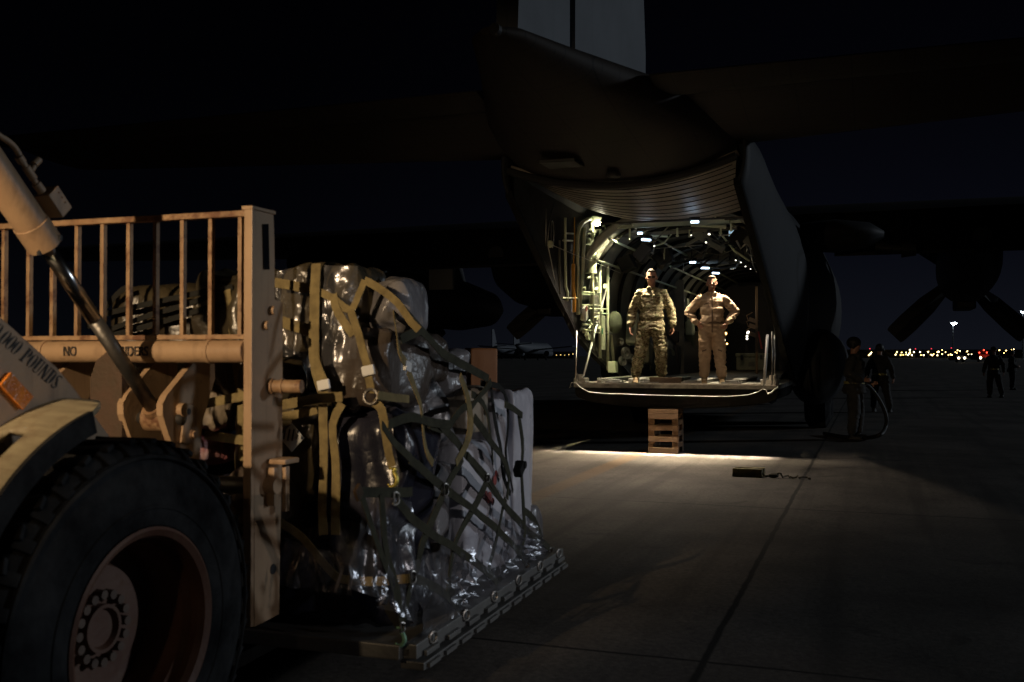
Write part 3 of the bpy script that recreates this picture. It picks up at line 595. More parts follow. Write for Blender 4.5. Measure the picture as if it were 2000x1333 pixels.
# ---- ramp
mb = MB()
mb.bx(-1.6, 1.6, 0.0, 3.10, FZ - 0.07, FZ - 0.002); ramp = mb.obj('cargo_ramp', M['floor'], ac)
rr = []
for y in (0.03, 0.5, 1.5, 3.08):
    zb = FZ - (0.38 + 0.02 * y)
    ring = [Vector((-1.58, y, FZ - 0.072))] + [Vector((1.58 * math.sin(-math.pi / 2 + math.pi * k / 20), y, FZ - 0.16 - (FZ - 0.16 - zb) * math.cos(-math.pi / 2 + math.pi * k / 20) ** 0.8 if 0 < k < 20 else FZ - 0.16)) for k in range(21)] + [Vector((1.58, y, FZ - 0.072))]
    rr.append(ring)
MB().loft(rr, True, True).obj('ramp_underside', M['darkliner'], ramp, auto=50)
mb = MB(); mb.bx(-1.58, 1.58, -0.03, -0.002, FZ - 0.012, FZ + 0.012); mb.obj('ramp_edge_strip', M['rail'], ramp)
for x in (-1.28, -0.75, -0.28, 0.36, 0.92, 1.34):
    mb = MB(); mb.bx(x - 0.04, x + 0.04, 0.42, 3.05, FZ, FZ + 0.045)
    for k in range(26): mb.cyl((x - 0.055, 0.5 + 0.1 * k, FZ + 0.05), (x + 0.055, 0.5 + 0.1 * k, FZ + 0.05), 0.02, None, 8)
    mb.obj('roller_rail', M['rail'], ramp)
for x in (-0.93, -0.36, 0.28, 0.90):
    mb = MB(); mb.bx(x - 0.15, x + 0.15, 0.01, 0.16, FZ, FZ + 0.035, 0.006); mb.bx(x - 0.1, x + 0.1, 0.03, 0.13, FZ + 0.035, FZ + 0.06, 0.006); mb.obj('ramp_toe_plate', M['alu'], ramp)
for sx in (-1, 1):
    mb = MB(); mb.bx(sx * 1.5 - 0.1, sx * 1.5 + 0.1, 0.0, 0.22, FZ, FZ + 0.08, 0.008); mb.bx(sx * 1.5 - 0.04, sx * 1.5 + 0.04, 0.03, 0.1, FZ + 0.08, FZ + 0.14); mb.cyl((sx * 1.57, 0.05, FZ - 0.02), (sx * 1.57, 0.05, FZ + 0.16), 0.02); mb.obj('ramp_lock', M['rail'], ramp)
# hanging seal cable under the ramp lip
mb = MB()
pts = [hit(AC, x, y, 1, -0.07) for x, y in [(1113, 758), (1116, 748), (1124, 748), (1134, 757), (1150, 766), (1180, 769), (1240, 771), (1300, 773), (1360, 774), (1420, 775), (1460, 772), (1480, 766), (1490, 760), (1496, 762), (1499, 769)]]
q = []
for a, b_ in zip(pts, pts[1:]): q += [a, a.lerp(b_, 0.5)]
mb.tube(q + [pts[-1]], 0.005, 6); mb.obj('ramp_seal_cable', M['wire'], ramp, smooth=True)
mb = MB(); pts = [hit(AC, x, y, 1, -0.07) for x, y in [(1499, 770), (1507, 767), (1514, 760), (1520, 757)]]; mb.tube(pts, 0.014, 6); mb.obj('ramp_hook', M['wire'], ramp)
# ramp struts (port telescopic arm, thin rods) 
def ptube(name, pix, r, m, ax=0, val=-1.5, seg=10, parent=ac):
    mb = MB(); mb.tube([hit(AC, x, y, ax, val) for x, y in pix], r, seg); return mb.obj(name, m, parent, smooth=True)
ptube('ramp_strut', [(1140, 734), (1167, 629)], 0.018, M['white'])
mb = MB()
for o_ in (-0.028, 0.028):
    a = hit(AC, 1166, 632, 0, -1.5); b_ = hit(AC, 1190, 543, 0, -1.5); mb.cyl(a + Vector((0, o_, 0)), b_ + Vector((0, o_ * 0.3, 0)), 0.014, None, 8)
a = hit(AC, 1167, 627, 0, -1.5); mb.box(a, (0.07, 0.09, 0.12), None, 0.008); mb.obj('ramp_strut_yoke', M['wire'], ac)
ptube('ramp_rod', [(1124, 745), (1127, 645)], 0.009, M['wire'])
ptube('ramp_rod', [(1492, 752), (1496, 700), (1499, 655)], 0.020, M['white'], 0, 1.5)
ptube('ramp_rod', [(1508, 752), (1508, 648)], 0.011, M['steel'], 0, 1.6)
ptube('ramp_rod', [(1513, 752), (1513, 655)], 0.008, M['steel'], 0, 1.6)
# ---- port side wall structure, lit by the cargo lamp
X0 = -1.50
ptube('duct_hoop', [(1129, 615), (1128, 560), (1128, 500), (1128, 462), (1131, 447), (1138, 436), (1148, 429), (1160, 426)], 0.032, M['int_green'], 0, X0)
ptube('air_duct', [(1140, 445), (1139, 480), (1136, 530), (1132, 575), (1131, 600)], 0.045, M['int_green'], 0, X0)
ptube('wall_stanchion', [(1157, 430), (1157, 668)], 0.030, M['int_green'], 0, X0)
ptube('wall_stanchion', [(1172, 448), (1172, 700)], 0.026, M['int_green'], 0, X0)
ptube('wall_stanchion', [(1187, 465), (1187, 724)], 0.028, M['int_green'], 0, X0)
ptube('wall_stanchion', [(1193, 655), (1199, 712)], 0.03, M['int_green'], 0, X0)
mb = MB(); a = hit(AC, 1150, 477, 0, X0 - 0.05); b_ = hit(AC, 1150, 535, 0, X0 - 0.05)
mb.lathe([(0, 0.0), (0, 0.07), (0.03, 0.125), (0.22, 0.13), (0.24, 0.115), (0.26, 0.13), ((b_ - a).length, 0.14), ((b_ - a).length, 0)], a, b_ - a, 24); mb.cyl(a + Vector((0, 0, 0.0)), a + Vector((0, 0, 0.10)), 0.04); mb.obj('hydraulic_reservoir', M['int_green'], ac, auto=40)
for y_, x0, x1 in [(571, 1134, 1172), (575, 1134, 1172), (596, 1134, 1172), (603, 1140, 1185), (634, 1138, 1172), (645, 1140, 1160), (496, 1157, 1187), (505, 1160, 1172), (650, 1157, 1187), (612, 1157, 1187), (470, 1100, 1118), (582, 1098, 1130), (456, 1103, 1120)]:
    mb = MB(); mb.cyl(hit(AC, x0, y_, 0, X0), hit(AC, x1, y_ + 1, 0, X0), 0.014, None, 8); mb.obj('wall_crosspiece', M['int_green'], ac)
mb = MB()
random.seed(3)
for k in range(26):
    x = random.uniform(1136, 1184); y = random.choice([random.uniform(538, 570), random.uniform(600, 660), random.uniform(440, 470)])
    a = hit(AC, x, y, 0, X0 + 0.02); mb = MB()
    if k % 3: mb.box(a, (0.05, random.uniform(0.04, 0.14), random.uniform(0.03, 0.1)), Matrix.Rotation(random.uniform(-0.6, 0.6), 3, 'X'), 0.005)
    else: mb.tube([a, a + Vector((0, 0.1, 0.03)), a + Vector((0, 0.2, random.uniform(-0.1, 0.1)))], 0.014, 6)
    mb.obj('hydraulic_fitting', M['int_green'], ac)
ptube('orange_hose', [(1120, 516), (1120, 560), (1122, 590), (1122, 610)], 0.028, M['orange'], 0, X0)
ptube('orange_rod', [(1122, 425), (1122, 470), (1120, 516)], 0.008, M['orange'], 0, X0)
ptube('grey_post', [(1104, 426), (1104, 500), (1105, 560), (1109, 572), (1108, 588)], 0.020, M['int_green'], 0, X0)
ptube('grey_post', [(1093, 470), (1093, 575)], 0.016, M['lining'], 0, X0)
ptube('hanging_rod', [(1066, 400), (1066, 460), (1064, 516)], 0.008, M['wire'], 0, X0)
ptube('hanging_rod', [(1070, 480), (1076, 510), (1083, 549)], 0.010, M['wire'], 0, X0)
ptube('hanging_rod', [(1044, 400), (1044, 480)], 0.007, M['steel'], 0, X0)
ptube('hanging_rod', [(1084, 396), (1073, 435), (1069, 480)], 0.006, M['steel'], 0, X0)
ptube('hanging_rod', [(1022, 410), (1022, 430)], 0.006, M['steel'], 0, X0)
mb = MB(); mb.sph(hit(AC, 1074, 477, 0, X0 + 0.02), 0.055, 12); mb.obj('pulley', M['int_green'], ac)
mb = MB()
c = hit(AC, 1079, 458, 0, X0); mb.tube([c + Vector((0, 0.07 * math.cos(k * math.pi / 8), 0.2 * math.sin(k * math.pi / 8))) for k in range(17)], 0.006, 6); mb.obj('cable_loop', M['steel'], ac)
ptube('stay_cable', [(1076, 478), (1120, 497), (1165, 514), (1212, 534)], 0.005, M['wire'], 0, X0 + 0.12, 6)
# sloped panels
mb = MB(); a = hit(AC, 1143, 612, 0, X0 + 0.06); mb.box(a, (0.05, 0.16, 0.22), Matrix.Rotation(R(24), 3, 'X'), 0.01); pb = mb.obj('placard_box', M['white'], ac)
mb = MB(); mb.box(a + Vector((0.03, -0.03, 0.07)), (0.006, 0.09, 0.07), Matrix.Rotation(R(24), 3, 'X')); mb.obj('red_placard', M['redlabel'], pb)
mb = MB(); a = hit(AC, 1177, 650, 0, X0 + 0.0); mb.box(a, (0.04, 0.25, 0.60), None, 0.006); pn = mb.obj('side_panel', M['int_green'], ac)
a = hit(AC, 1177, 647, 0, X0 + 0.03); MB().box(a, (0.006, 0.055, 0.10)).obj('green_placard', M['glabel'], pn)
mb = MB(); a = hit(AC, 1197, 717, 0, X0 + 0.1); mb.box(a, (0.14, 0.2, 0.20), None, 0.01); mb.obj('hinge_housing', M['int_green'], ac)
mb = MB(); mb.sph(hit(AC, 1201, 630, 0, X0 + 0.1), 0.19, 20, (0.7, 0.9, 1.05)); lb = mb.obj('life_raft_bag', M['fabric_g'], ac, smooth=True)
for px, py, s_ in [(1222, 690, 0.11), (1212, 668, 0.07), (1232, 700, 0.08), (1216, 705, 0.09)]:
    mb = MB(); a = hit(AC, px, py, 0, X0 + 0.16); mb.lathe([(-0.03, s_ * 0.5), (-0.03, s_), (0.03, s_), (0.03, s_ * 0.5)], a, (1, -0.4, 0.1), 16, True); mb.obj('cable_drum', M['steel'], ac)
# stowed gear along the port wall deeper inside
random.seed(9)
for k in range(16):
    y = 3.6 + k * 0.45; z = random.uniform(1.3, 2.9); mb = MB()
    mb.box((-1.5 + random.uniform(0, 0.12), y, z), (0.22, random.uniform(0.2, 0.4), random.uniform(0.25, 0.7)), Matrix.Rotation(random.uniform(-0.2, 0.2), 3, 'X'), 0.05)
    mb.obj('stowed_gear', random.choice([M['olive'], M['black'], M['lining'], M['fabric_g'], M['int_green']]), ac)
for k in range(10):
    y = 6.2 + k * 0.55; mb = MB(); mb.bx(1.38, 1.42, y, y + 0.09, 1.5, 3.1); mb.obj('seat_webbing', M['fin'], ac)
for (px, py, c_) in [(1206, 548, 'orange'), (1227, 540, 'redlabel'), (1229, 590, 'redlabel')]:
    p = hit(AC, px, py, 1, 4.5); mb = MB(); mb.bx(p.x - 0.03, p.x + 0.03, 4.45, 4.5, p.z - 0.13, p.z + 0.13, 0.01); mb.obj('stowed_bottle', M[c_], ac)
# ---- ceiling details across the door
def cbar(name, a, b_, r, m, y=0.9, sq=False):
    mb = MB(); p0 = hit(AC, *a, 1, y); p1 = hit(AC, *b_, 1, y)
    if sq:
        d = p1 - p0; mb.box((p0 + p1) / 2, (d.length, r * 1.2, r * 2), Vector((1, 0, 0)).rotation_difference(d).to_matrix())
    else: mb.cyl(p0, p1, r, None, 10)
    return mb.obj(name, m, ac)
cbar('ceiling_beam', (1206, 443), (1446, 431), 0.035, M['int_green'], 0.7, True)
cbar('ceiling_beam', (1215, 461), (1440, 446), 0.028, M['lining'], 1.4, True)
cbar('ceiling_pipe', (1241, 460), (1304, 462), 0.02, M['int_green'], 1.8)
cbar('ceiling_pipe', (1350, 439), (1418, 443), 0.035, M['int_green'], 1.0)
cbar('ceiling_pipe', (1280, 486), (1372, 479), 0.012, M['steel'], 3.5)
cbar('ceiling_pipe', (1403, 461), (1447, 456), 0.012, M['steel'], 1.6)
cbar('ceiling_pipe', (1232, 458), (1280, 446), 0.012, M['lining'], 1.2)
cbar('roof_truss_arm', (1352, 452), (1415, 489), 0.07, M['lining'], 2.4, True)
cbar('roof_truss_arm', (1386, 452), (1340, 480), 0.03, M['lining'], 2.6, True)
for (x, y0, y1, yy) in [(1323, 446, 463, 0.8), (1347, 449, 464, 0.8), (1249, 441, 452, 1.0), (1428, 417, 452, 0.7), (1408, 446, 458, 1.0), (1397, 424, 432, 0.7), (1230, 447, 468, 1.0)]:
    mb = MB(); mb.cyl(hit(AC, x, y0, 1, yy), hit(AC, x, y1, 1, yy), 0.016, None, 8); mb.cyl(hit(AC, x, y1 - 3, 1, yy), hit(AC, x, y1, 1, yy), 0.025, None, 10); mb.obj('hanging_bracket', M['int_green'], ac)
random.seed(21)
for k in range(34):
    yy = random.uniform(0.9, 7.0); u0 = random.uniform(0.22, 0.8); du = random.uniform(-0.16, 0.16)
    a = lin(u0, yy, random.uniform(0.12, 0.4)); b_ = lin(min(0.85, max(0.15, u0 + du)), yy + random.uniform(-0.3, 1.2), random.uniform(0.12, 0.45)); mid = a.lerp(b_, 0.5) + Vector((0, 0, -random.uniform(0.02, 0.15)))
    mb = MB(); mb.tube([a, a.lerp(mid, 0.6), mid, mid.lerp(b_, 0.5), b_], random.uniform(0.008, 0.022), 6); mb.obj('ceiling_cable', M[random.choice(['black', 'lining', 'int_green', 'black', 'steel'])], ac)
for k in range(14):
    yy = random.uniform(1.4, 6.5); a = lin(random.choice([random.uniform(0.2, 0.4), random.uniform(0.6, 0.92)]), yy, 0.2)
    mb = MB(); mb.box(a, (random.uniform(0.12, 0.3), random.uniform(0.15, 0.4), random.uniform(0.1, 0.35)), Matrix.Rotation(random.uniform(-0.8, 0.8), 3, 'Y'), 0.02); mb.obj('ceiling_box', M[random.choice(['black', 'darkliner', 'lining'])], ac)
# big padded air duct across the ceiling
mb = MB(); pts = [hit(AC, x, y, 1, 6.0) for x, y in [(1290, 496), (1330, 500), (1380, 501), (1430, 500), (1480, 496)]]; mb.tube(pts, 0.16, 16); dd = mb.obj('ceiling_air_duct', M['lining'], ac, smooth=True)
mb = MB()
for x in (1330, 1352, 1376, 1404, 1426, 1452):
    c = hit(AC, x, 500, 1, 6.0); mb.tube([c + Vector((0.02 * math.sin(k), 0.17 * math.cos(k * math.pi / 8), 0.17 * math.sin(k * math.pi / 8))) for k in range(17)], 0.012, 5)
mb.obj('duct_strap', M['black'], dd)
# crew platform partition
a0 = hit(AC, 1290, 560, 1, 8.0); MB().bx(a0.x - 0.6, a0.x + 0.55, 8.0, 8.05, FZ, a0.z + 0.15).obj('grey_curtain', M['lining'], ac)
# cabin lights
def tube_light(px, py, L_, z=3.55, tilt=0.35):
    p = hit(AC, px, py, 2, z); mb = MB(); d = Vector((math.cos(tilt), math.sin(tilt) * 1.6, 0.06)) * L_ / 2
    mb.cyl(p - d + Vector((0, 0, 0.05)), p + d + Vector((0, 0, 0.05)), 0.03, None, 10); fx = mb.obj('cabin_light', M['black'], ac)
    mb = MB(); mb.cyl(p - d * 0.8, p + d * 0.8, 0.018, None, 10); mb.obj('light_tube', M['e_cab'], fx); return p
cab = [tube_light(1357, 434, 0.14, 3.55), tube_light(1250, 456, 0.09, 3.5), tube_light(1262, 469, 0.20, 3.5, 0.9), tube_light(1353, 513, 0.14, 3.4), tube_light(1377, 524, 0.24, 3.4, 0.9), tube_light(1398, 534, 0.26, 3.4, 1.1)]
for (px, py, s_) in [(1385, 458, 0.026), (1379, 474, 0.022), (1403, 488, 0.018), (1437, 509, 0.020), (1447, 513, 0.020), (1456, 521, 0.020), (1466, 526, 0.018), (1278, 481, 0.02), (1350, 460, 0.016)]:
    p = hit(AC, px, py, 2, 3.45); mb = MB(); mb.cyl(p + Vector((0, 0, 0.02)), p + Vector((0, 0, 0.07)), s_ * 1.3, None, 12); fx = mb.obj('spot_light', M['black'], ac)
    mb = MB(); mb.sph(p, s_ * 0.75, 10, (1, 1, 0.7)); mb.obj('bulb', M['e_bulb'], fx)
p = hit(AC, 1438, 450, 1, 2.2); MB().bx(p.x - 0.13, p.x + 0.13, 2.2, 2.22, p.z - 0.1, p.z + 0.08).obj('lit_panel', M['e_panel'], ac)  # the light on this panel is put into its material as a glow
# cargo flood lamp high on the port side
p = hit(AC, 1164, 433, 0, -1.42)
mb = MB(); mb.lathe([(0, 0.02), (0, 0.06), (-0.08, 0.09), (-0.09, 0.04)], p + Vector((0, 0, 0.0)), Vector((-0.2, 0.1, -1)), 16); fl = mb.obj('cargo_lamp', M['int_green'], ac, auto=40)
mb = MB(); mb.sph(p + Vector((0.02, -0.02, -0.04)), 0.06, 12, (1.3, 1.3, 0.6)); mb.obj('lamp_lens', M['e_warm'], fl)
lamp('SPOT', 'port_cargo_lamp', AC.w(p.x + 0.42, p.y + 0.15, p.z - 0.10), 1700, (1.0, 0.92, 0.56), AC.w(-1.45, p.y + 0.35, 2.2), spot_size=R(95), spot_blend=0.8, shadow_soft_size=0.05)
# loading flood lights in the roof just inside the raised door, above the men
for x in (-0.85, 0.85):
    mb = MB(); mb.bx(x - 0.10, x + 0.10, 0.39, 0.47, 3.655, 3.69, 0.01); fx = mb.obj('ramp_flood_lamp', M['black'], ac)
    l = lamp('SPOT', 'ramp_flood', AC.w(x, 0.43, 3.63), 1150 if x < 0 else 950, (1.0, 0.84, 0.58), AC.w(x * 0.3, 0.36, 1.3), spot_size=R(66), spot_blend=0.8, shadow_soft_size=0.07)
# lamp strip added under the raised door to make the bright stripe below the ramp's edge
mb = MB(); mb.bx(-1.2, 1.2, -0.24, -0.18, 3.585, 3.61); mb.obj('added_strip_lamp', M['black'], ac)
l = lamp('AREA', 'added_stripe_light', AC.w(-0.2, -0.25, 3.57), 60, (1.0, 0.86, 0.66), AC.w(-0.2, -0.27, 0), shape='RECTANGLE', size=3.3, size_y=0.03, spread=R(11))
l.rotation_euler = (0, 0, -R(AC.deg))
# wide, weaker lights reaching aft over the apron
lamp('SPOT', 'aft_flood', AC.w(-0.35, -0.1, 3.45), 780, (1.0, 0.82, 0.62), AC.w(-0.9, -2.1, 0), spot_size=R(92), spot_blend=1.0, shadow_soft_size=0.05)
lamp('SPOT', 'aft_flood', AC.w(0.5, -0.1, 3.45), 120, (1.0, 0.82, 0.62), AC.w(1.8, -1.7, 0), spot_size=R(92), spot_blend=1.0, shadow_soft_size=0.05)
# cabin fill by the tubes
for i, (pp, en) in enumerate(((cab[2], 1.6), (cab[4], 2.5), (cab[0], 1.0))):
    lamp('POINT', 'cabin_tube_light', AC.w(pp.x, pp.y, pp.z - 0.15), en, (0.55, 0.75, 1.0), shadow_soft_size=0.08)
lamp('POINT', 'cabin_spot_light', AC.w(0.9, 9.3, 3.2), 1.2, (1.0, 0.85, 0.6), shadow_soft_size=0.08)
# small lit instruments deep inside
for (px, py, r, m) in [(1417, 652, 0.04, 'e_orange'), (1461, 650, 0.045, 'e_bulb'), (1459, 657, 0.03, 'e_bulb'), (1459, 662, 0.03, 'e_bulb'), (1415, 665, 0.03, 'e_bulb'), (1420, 672, 0.025, 'e_orange')]:
    p = hit(AC, px, py, 1, 12.5); mb = MB(); mb.sph(p, r, 8); mb.obj('instrument_lamp', M[m], ac)

# ================================================================== things in and around the aircraft
# olive hard case
p = hit(AC, 1470, 723, 2, FZ + 0.06)
cs = thing('equipment_case', 'olive hard equipment case standing on the cargo floor inside the aircraft', 'case', AC, (p.x, p.y, FZ + 0.055))
MB().bx(-0.40, 0.40, -0.25, 0.25, 0, 0.34, 0.03).obj('case_body', M['olive'], cs)
MB().bx(-0.42, 0.42, -0.27, 0.27, 0.345, 0.45, 0.03).obj('lid', M['olive'], cs)
for x in (-0.25, 0.25): MB().bx(x - 0.03, x + 0.03, -0.285, -0.25, 0.28, 0.40, 0.004).obj('latch', M['black'], cs)
MB().bx(-0.08, 0.08, -0.256, -0.25, 0.10, 0.22).obj('paper_label', M['lining'], cs)
lamp('POINT', 'case_fill_light', AC.w(p.x - 0.6, p.y - 2.0, 2.9), 6, (1.0, 0.85, 0.6), shadow_soft_size=0.05)  # added light without a fitting, brightens the case
# litter stanchion
a = hit(AC, 1478, 696, 1, 9.5); b_ = hit(AC, 1476, 560, 1, 9.5)
st = thing('litter_stanchion', 'tan upright pole with clamps standing behind the olive case', 'pole', AC, (a.x, a.y, FZ))
mb = MB(); mb.cyl((0, 0, 0), (0, 0, b_.z - FZ), 0.03, None, 12); mb.obj('pole', M['tan'], st, smooth=True)
for z in (0.95, 1.15, 1.3):
    mb = MB(); mb.box((-0.08, 0, z), (0.22, 0.05, 0.1), Matrix.Rotation(R(20), 3, 'Y'), 0.01); mb.tube([(-0.2, 0, z), (-0.24, 0, z + 0.12), (-0.1, 0, z + 0.2)], 0.012, 6); mb.obj('clamp', M['tan'], st)
# red strap hanging beside it
a = hit(AC, 1481, 648, 1, 9.3); b_ = hit(AC, 1488, 682, 1, 9.3)
mb = MB(); mb.ribbon([a, a.lerp(b_, 0.5), b_], 0.04, (0, -1, 0)); tag(mb.obj('cargo_strap', M['red'], F=AC), 'thin red strap hanging inside the aircraft beside the tan pole', 'strap')
# brown shoring plank on the ramp lip
c = hit(AC, 1299, 748, 1, -0.0)
mb = MB(); mb.bx(-0.25, 0.25, -0.07, 0.09, 0, 0.10, 0.008); tag(mb.obj('wooden_plank', M['plank'], F=AC, loc=(c.x, 0.08, FZ + 0.003)), 'short dark brown plank lying on the ramp edge between the two men', 'plank')
# cribbing stack under the ramp
cb = thing('timber_stack', 'stacked timber blocks propping the underside of the lowered ramp', 'timber stack', AC, (-0.14, 0.20, 0))
zs = 0.0
for k in range(7):
    h = 0.062 if k < 6 else 0.10
    z0 = k * 0.088
    mb = MB(); 
    if k % 2 == 0:
        for y in (-0.19, 0.19): mb.bx(-0.235, 0.235, y - 0.05, y + 0.05, z0, z0 + 0.086, 0.004)
    else:
        for x in (-0.185, 0.185): mb.bx(x - 0.05, x + 0.05, -0.23, 0.23, z0, z0 + 0.086, 0.004)
    mb.obj('timber_block', M['wood'], cb)
mb = MB(); mb.bx(-0.235, 0.235, -0.24, 0.24, 0.617, 0.685, 0.004); mb.obj('timber_block', M['wood'], cb)
# pair of chocks with rope
def apron_pt(px, py): return hit(AC, px, py, 2, 0.0)
p0 = apron_pt(1432, 930)
ch = thing('wheel_chock', 'pair of worn yellow wheel chocks tied with rope on the concrete', 'wheel chock', AC, (p0.x, p0.y, 0), R(-4))
for yy in (0.0, 0.17):
    mb = MB(); mb.prism([(0, yy - 0.06, 0), (0, yy + 0.07, 0), (0, yy + 0.05, 0.1), (0, yy - 0.03, 0.1)], (0.36, 0, 0)); mb.obj('chock_block', M['chock'], ch)
pts = [Vector((0.36, 0.02, 0.05))]
random.seed(4)
for k in range(24): pts.append(Vector((0.40 + k * 0.024, 0.06 * math.sin(k * 1.3) + random.uniform(-0.03, 0.03), 0.014 + (0.03 if 5 < k < 9 else 0) + random.uniform(0, 0.02))))
mb = MB(); mb.tube(pts, 0.012, 6); mb.sph((0.50, 0.0, 0.03), 0.05, 8, (1.3, 0.9, 0.6)); mb.obj('chock_rope', M['rope'], ch)

# ================================================================== people
def bake_remesh(mb, name, m, vox, parent, smooth_it=3, wr=0.0, ws=9.0, ansi=(1, 1, 1), seed=0):
    bmesh.ops.recalc_face_normals(mb.b, faces=mb.b.faces)
    me = bpy.data.meshes.new(name + '_src'); mb.b.to_mesh(me); mb.b.free()
    t = bpy.data.objects.new(name + '_src', me); COL.objects.link(t)
    md = t.modifiers.new('r', 'REMESH'); md.mode = 'VOXEL'; md.voxel_size = vox
    if smooth_it: s_ = t.modifiers.new('s', 'SMOOTH'); s_.factor = 0.5; s_.iterations = smooth_it
    dg = bpy.context.evaluated_depsgraph_get(); dg.update()
    nm = bpy.data.meshes.new_from_object(t.evaluated_get(dg)); bpy.data.objects.remove(t); bpy.data.meshes.remove(me)
    if wr:
        nr = [v.normal.copy() for v in nm.vertices]
        for v, n in zip(nm.vertices, nr):
            q = Vector((v.co.x * ansi[0], v.co.y * ansi[1], v.co.z * ansi[2])) * ws + Vector((seed, seed * 2, 0))
            a = 1 - abs(noise.noise(q)) * 2.6; b2 = noise.noise(q * 2.3)
            v.co += n * wr * (a * 0.7 + b2 * 0.5)
    nm.materials.clear(); nm.materials.append(m)
    for pl in nm.polygons: pl.use_smooth = True
    nm.name = name
    o = bpy.data.objects.new(name, nm); COL.objects.link(o)
    if parent is not None: o.parent = parent
    return o

def person(label, H, F, loc, rz, J, top, bottom, coverall=False, hair='hair', boots='boot', vox=0.014, fine=True, extra=None, group=None, skin='skin', cat='person'):
    """J: joints for a 1.78 m body, facing -y. keys shl,shr,ell,elr,hal,har,hil,hir,knl,knr,anl,anr,head"""
    k = H / 1.78; V = lambda t: Vector(t) * k
    j = {a: V(b_) for a, b_ in J.items()}; hd = j['head']; b = MB()
    # skin body, one surface: head, neck, trunk, limbs, hands
    b.sph(hd + V((0, 0.005, 0.035)), 0.092 * k, 18, (0.86, 1.05, 1.12)); b.sph(hd + V((0, -0.022, -0.045)), 0.066 * k, 14, (0.92, 0.98, 1.15))
    b.sph(hd + V((0, -0.045, -0.085)), 0.036 * k, 10, (1.05, 0.8, 0.75)); b.sph(hd + V((0, -0.098, -0.012)), 0.016 * k, 8, (0.9, 1.1, 1.7))
    b.sph(hd + V((0, -0.083, 0.028)), 0.022 * k, 8, (2.1, 0.7, 0.45)); b.sph(hd + V((0, -0.082, -0.055)), 0.018 * k, 8, (1.6, 0.7, 0.6))
    for sx in (-1, 1): b.sph(hd + V((sx * 0.084, 0.012, -0.005)), 0.024 * k, 8, (0.45, 0.8, 1.3)); b.sph(hd + V((sx * 0.04, -0.068, -0.02)), 0.026 * k, 8)
    nk = V((0, 0.012, 1.47)); b.cap(nk, hd + V((0, 0.01, -0.07)), 0.058 * k, 0.056 * k)
    b.cap(V((0, 0, 1.08)), V((0, 0, 1.36)), 0.12 * k, 0.13 * k); b.sph(V((0, 0, 0.95)), 0.13 * k, 12)
    for s_ in 'lr':
        b.cap(V((0, 0, 1.40)), j['sh' + s_], 0.07 * k, 0.05 * k); b.cap(j['sh' + s_], j['el' + s_], 0.047 * k, 0.038 * k); b.cap(j['el' + s_], j['ha' + s_], 0.036 * k, 0.026 * k)
        b.cap(j['hi' + s_], j['kn' + s_], 0.075 * k, 0.052 * k); b.cap(j['kn' + s_], j['an' + s_], 0.05 * k, 0.036 * k)
        ft = j['an' + s_]; b.cap(ft + V((0, 0.02, -0.045)), ft + V((0, -0.13, -0.06)), 0.034 * k, 0.028 * k)
        # hand
        w = j['ha' + s_]; dr = J.get('hd' + s_); dr = Vector(dr).normalized() if dr else (w - j['el' + s_]).normalized()
        pn = Vector(J.get('pn' + s_, ((1 if s_ == 'l' else -1), -0.2, 0))).normalized(); pn = (pn - dr * pn.dot(dr)).normalized(); sd = dr.cross(pn)
        for q in (-1, -0.33, 0.33, 1): b.cap(w + dr * 0.01 * k, w + dr * 0.085 * k + sd * 0.027 * q * k, 0.019 * k, 0.014 * k, 8)
        for q, fl in zip((-1, -0.33, 0.33, 1), (0.060, 0.078, 0.084, 0.072)):
            a = w + dr * 0.085 * k + sd * 0.029 * q * k; m1 = a + (dr * 0.9 + pn * 0.35) * fl * 0.5 * k; m2_ = m1 + (dr * 0.65 + pn * 0.75) * fl * 0.5 * k
            b.cap(a, m1, 0.0105 * k, 0.0095 * k, 8); b.cap(m1, m2_, 0.0095 * k, 0.008 * k, 8)
        ts = 1.0; a = w + dr * 0.03 * k + sd * 0.024 * k; m1 = a + (dr * 0.55 + sd * 0.75 + pn * 0.3).normalized() * 0.045 * k; m2_ = m1 + (dr * 0.9 + sd * 0.2 + pn * 0.35).normalized() * 0.034 * k
        b.cap(a, m1, 0.014 * k, 0.0115 * k, 8); b.cap(m1, m2_, 0.0115 * k, 0.009 * k, 8)
    root = bake_remesh(b, 'person', M[skin], 0.0075 if fine else 0.014, None, 1)
    F.place(root, loc, rz); tag(root, label, cat, group)
    # jacket / torso cloth
    b = MB()
    b.sph(V((0, 0.0, 1.34)), 0.185 * k, 18, (1.08, 0.80, 0.85)); b.sph(V((0, -0.015, 1.20)), 0.19 * k, 18, (1.04, 0.84, 0.95)); b.sph(V((0, -0.02, 1.06)), 0.19 * k, 18, (1.02, 0.86, 0.85))
    if not coverall: b.sph(V((0, 0, 0.94)), 0.195 * k, 18, (1.04, 0.84, 0.6)); b.cyl(V((0, 0, 0.82)), V((0, 0, 0.96)), 0.20 * k, 0.19 * k, 24)
    b.cyl(V((0, 0.012, 1.45)), V((0, 0.004, 1.52)), 0.088 * k, 0.070 * k, 16)
    for s_ in 'lr':
        sg = -1 if j['sh' + s_].x < 0 else 1
        b.cap(V((sg * 0.035, 0.012, 1.475)), j['sh' + s_] + V((-sg * 0.03, 0, 0.0)), 0.052 * k, 0.066 * k); b.cap(V((sg * 0.07, 0.0, 1.38)), j['sh' + s_], 0.10 * k, 0.07 * k); b.cap(j['sh' + s_], j['el' + s_], 0.077 * k, 0.072 * k)
        b.cap(j['el' + s_], j['ha' + s_] - (j['ha' + s_] - j['el' + s_]).normalized() * 0.03 * k, 0.070 * k, 0.055 * k)
        b.box(V((sg * 0.045, -0.075, 1.49)), (0.05 * k, 0.06 * k, 0.05 * k), Matrix.Rotation(R(35 * sg), 3, 'Y'), 0.008 * k)
